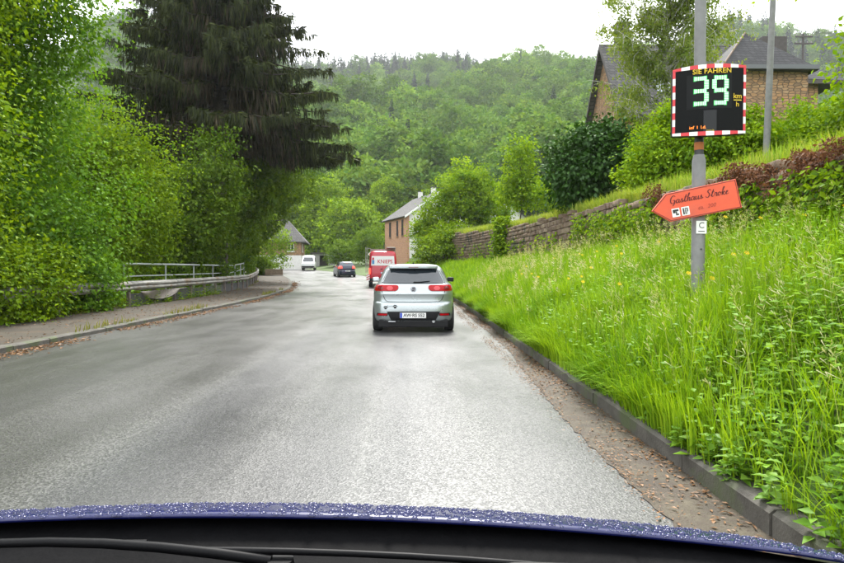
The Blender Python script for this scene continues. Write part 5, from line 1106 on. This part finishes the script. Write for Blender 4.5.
# white van parked at the bend, nose towards us
wv_ = empty('white_van', (-13.75, 82.5, float(zr(82.5))), R(186), 'small white van parked by the roadside house at the bend', 'van')
WB = Body([(.28, .8, .1, 4.2, 9), (.4, .86, 0, 4.35, 9), (.85, .87, 0, 4.35, 9), (1.0, .86, .02, 4.1, 9), (1.5, .82, .05, 3.6, 9), (1.85, .78, .1, 3.2, 8), (1.93, .6, .3, 2.9, 6)]); WB.mesh(48).build('body', mat('white_paint', (.72, .73, .73), .35, coat=.4), wv_, sm=38)
WB.patch(-.66, .66, 1.08, 1.68, .008, 8, 4, 'front').build('windscreen', MCG, wv_)
for sg in (-1, 1):
    WB.patch(sg*.55, sg*.78, .66, .86, .01, 4, 3, 'front').build('headlight', mat('headlamp', (.6, .62, .65), .1), wv_)
    for yw in (.8, 3.5): wheel(wv_, sg*.75, yw, .31, .2)
    WB.patch(1.2, 3.2, 1.1, 1.65, .006, 6, 3, 'left' if sg < 0 else 'right').build('side_window', MCG, wv_)
MB().box(-.8, .8, 4.2, 4.37, .36, .55).build('bumper', MTRIM, wv_, bevel=.02)

# ------------------------------------------------------------------ the car the picture was taken from: bonnet, scuttle, wipers, dashboard
own = empty('blue_car', (-.27, .72, 0), 0, 'rain-speckled blue car bonnet with black scuttle at the bottom edge', 'car')
def bz(x, y): d = y; return 1.058 - .24*d - .42*d*d - .084*x*x - .03*max(0, abs(x)-.72)**1.5*4
MBON = mat('blue_paint', (.006, .008, .055), .3, .0, .3, coat=.15)
t = NT(MBON); v = t.coord(); t.l(t.ramp(t.noise(v, 14, 4), [(.3, (.16, .16, .16)), (.7, (.34, .34, .34))]), t.b.inputs['Roughness'])
nx_, ny_ = 40, 24; vs = []
for j in range(ny_+1):
    d = .95*j/ny_
    for i in range(nx_+1):
        x = -.86 + 1.72*i/nx_; yo = .03*(x/.86)**2; vs.append((x, d - yo*.6, bz(x, d)))
bo = MB().add(vs, [(j*(nx_+1)+i, j*(nx_+1)+i+1, (j+1)*(nx_+1)+i+1, (j+1)*(nx_+1)+i) for j in range(ny_) for i in range(nx_)]).build('bonnet', MBON, own, sm=70)
s_ = bo.modifiers.new('s', 'SOLIDIFY'); s_.thickness = .004; s_.offset = -1
# raindrops standing on the paint
rng = np.random.default_rng(77); nd = 5200; dv = []; df = []; nv = 0; ringn = 7
xs_ = rng.uniform(-.84, .84, nd); ds_ = .001 + .40*rng.random(nd)**1.5; rs = .0012 + .0034*rng.random(nd)**2.6
for x, d, r_ in zip(xs_, ds_, rs):
    z = bz(x, d); yo = .03*(x/.86)**2*.6; e = rng.uniform(.85, 1.35); ph = rng.uniform(0, 6.28)
    for rad, hh_ in ((1., -.0006), (.78, .42*r_), (.4, .62*r_)):
        for k in range(ringn): a = ph+2*math.pi*k/ringn; px_, py_ = x+math.cos(a)*r_*rad*e, d-yo+math.sin(a)*r_*rad; dv.append((px_, py_, bz(px_, py_+yo)+hh_))
    dv.append((x, d-yo, z+.7*r_))
    for q_ in range(2):
        for k in range(ringn): a, b = nv+q_*ringn+k, nv+q_*ringn+(k+1) % ringn; df += [(a, b, b+ringn), (a, b+ringn, a+ringn)]
    for k in range(ringn): df.append((nv+2*ringn+k, nv+2*ringn+(k+1) % ringn, nv+3*ringn))
    nv += 3*ringn+1
dm = np_mesh('raindrops', dv, df); smooth(dm); mdrop = mat('rain_drop', (.008, .010, .065), .04, 0, .5, coat=.0); mdrop.node_tree.nodes['Principled BSDF'].inputs['IOR'].default_value = 1.5
o = link('raindrops', dm, mdrop, own); tag(o, kind='stuff')
MBP = noisy('scuttle_plastic', (.0022, .0022, .0026), (.004, .004, .0045), 30, .7, .2); MBP.node_tree.nodes['Principled BSDF'].inputs['Specular IOR Level'].default_value = .05; MWIP = mat('wiper_rubber', (.004, .004, .0045), .5, 0, .12)
def sheet(name, rows, m, sm=60):
    n = len(rows[0]); return MB().add([p for r_ in rows for p in r_], [(j*n+i, j*n+i+1, (j+1)*n+i+1, (j+1)*n+i) for j in range(len(rows)-1) for i in range(n-1)]).build(name, m, own, sm=sm)
XS = np.linspace(-.86, .86, 33)
sheet('scuttle', [[(x, y_-.05*(x/.86)**2, z_-.084*x*x) for x in XS] for y_, z_ in ((.30, .935), (.2, .985), (.10, 1.022), (.045, 1.042), (.02, 1.044), (-.03, 1.030), (-.09, 1.024), (-.13, 1.032), (-.16, 1.052))], MBP)
sheet('screen_base_band', [[(x, y_-.05*(x/.86)**2, z_-.084*x*x) for x in XS] for y_, z_ in ((-.161, 1.048), (-.19, 1.066), (-.235, 1.092))], mat('black_glaze', (.008, .008, .009), .12))
sheet('dashboard', [[(x, y_, z_-.055*x*x) for x in XS] for y_, z_ in ((-.242, 1.075), (-.246, 1.108), (-.265, 1.122), (-.31, 1.128), (-.45, 1.115), (-.50, 1.06), (-.51, .8))], noisy('dash_plastic', (.016, .016, .018), (.028, .028, .03), 50, .6, .3))
def wiper(name, pts, r0, r1, lift):
    w1 = MB(); w1.tube([(x, y_, z_) for x, y_, z_ in pts], np.linspace(r0, r1, len(pts)), 8); return w1.build(name, MWIP, own, sm=60)
def wl(x, d, dz): return (x, d-.05*(x/.86)**2, 1.02-.084*x*x+dz)
wiper('wiper_blade', [wl(x, -.055, .030+.004*math.sin((x+.8)*4)) for x in np.linspace(-.80, -.02, 12)], .004, .003, 0)
wiper('wiper_blade', [wl(x, -.070, .028) for x in np.linspace(.02, .70, 12)], .004, .003, 0)
wiper('wiper_arm', [wl(x, -.075+.02*t_, .020+.018*math.sin(t_*math.pi)) for t_, x in zip(np.linspace(0, 1, 10), np.linspace(.12, -.42, 10))], .006, .004, 0)
wiper('wiper_arm', [wl(x, -.085+.015*t_, .018+.016*math.sin(t_*math.pi)) for t_, x in zip(np.linspace(0, 1, 10), np.linspace(.76, .30, 10))], .006, .004, 0)
for x in (.13, .77): MB().tube([wl(x, -.075, -.02), wl(x, -.075, .022)], [.022, .014], 12).build('wiper_pivot', MWIP, own, sm=50)
for x in (.32, .345): MB().tube([wl(x, -.10, .0), wl(x, -.10, .012)], [.006, .003], 8).build('washer_jet', MRIM, own)

# ------------------------------------------------------------------ damp air over the valley
hz = MB(); hz.box(-1680, 1680, -320, 1560, -12, 420)
mh = bpy.data.materials.new('damp_air'); mh.use_nodes = True; t = NT(mh); t.n.clear()
pv = t.new('ShaderNodeVolumePrincipled'); pv.inputs['Color'].default_value = (.93, .96, 1, 1); pv.inputs['Density'].default_value = .0002; pv.inputs['Anisotropy'].default_value = .2
o = t.new('ShaderNodeOutputMaterial'); t.l(pv.outputs[0], o.inputs['Volume'])
h = hz.build('haze', mh); tag(h, kind='stuff')
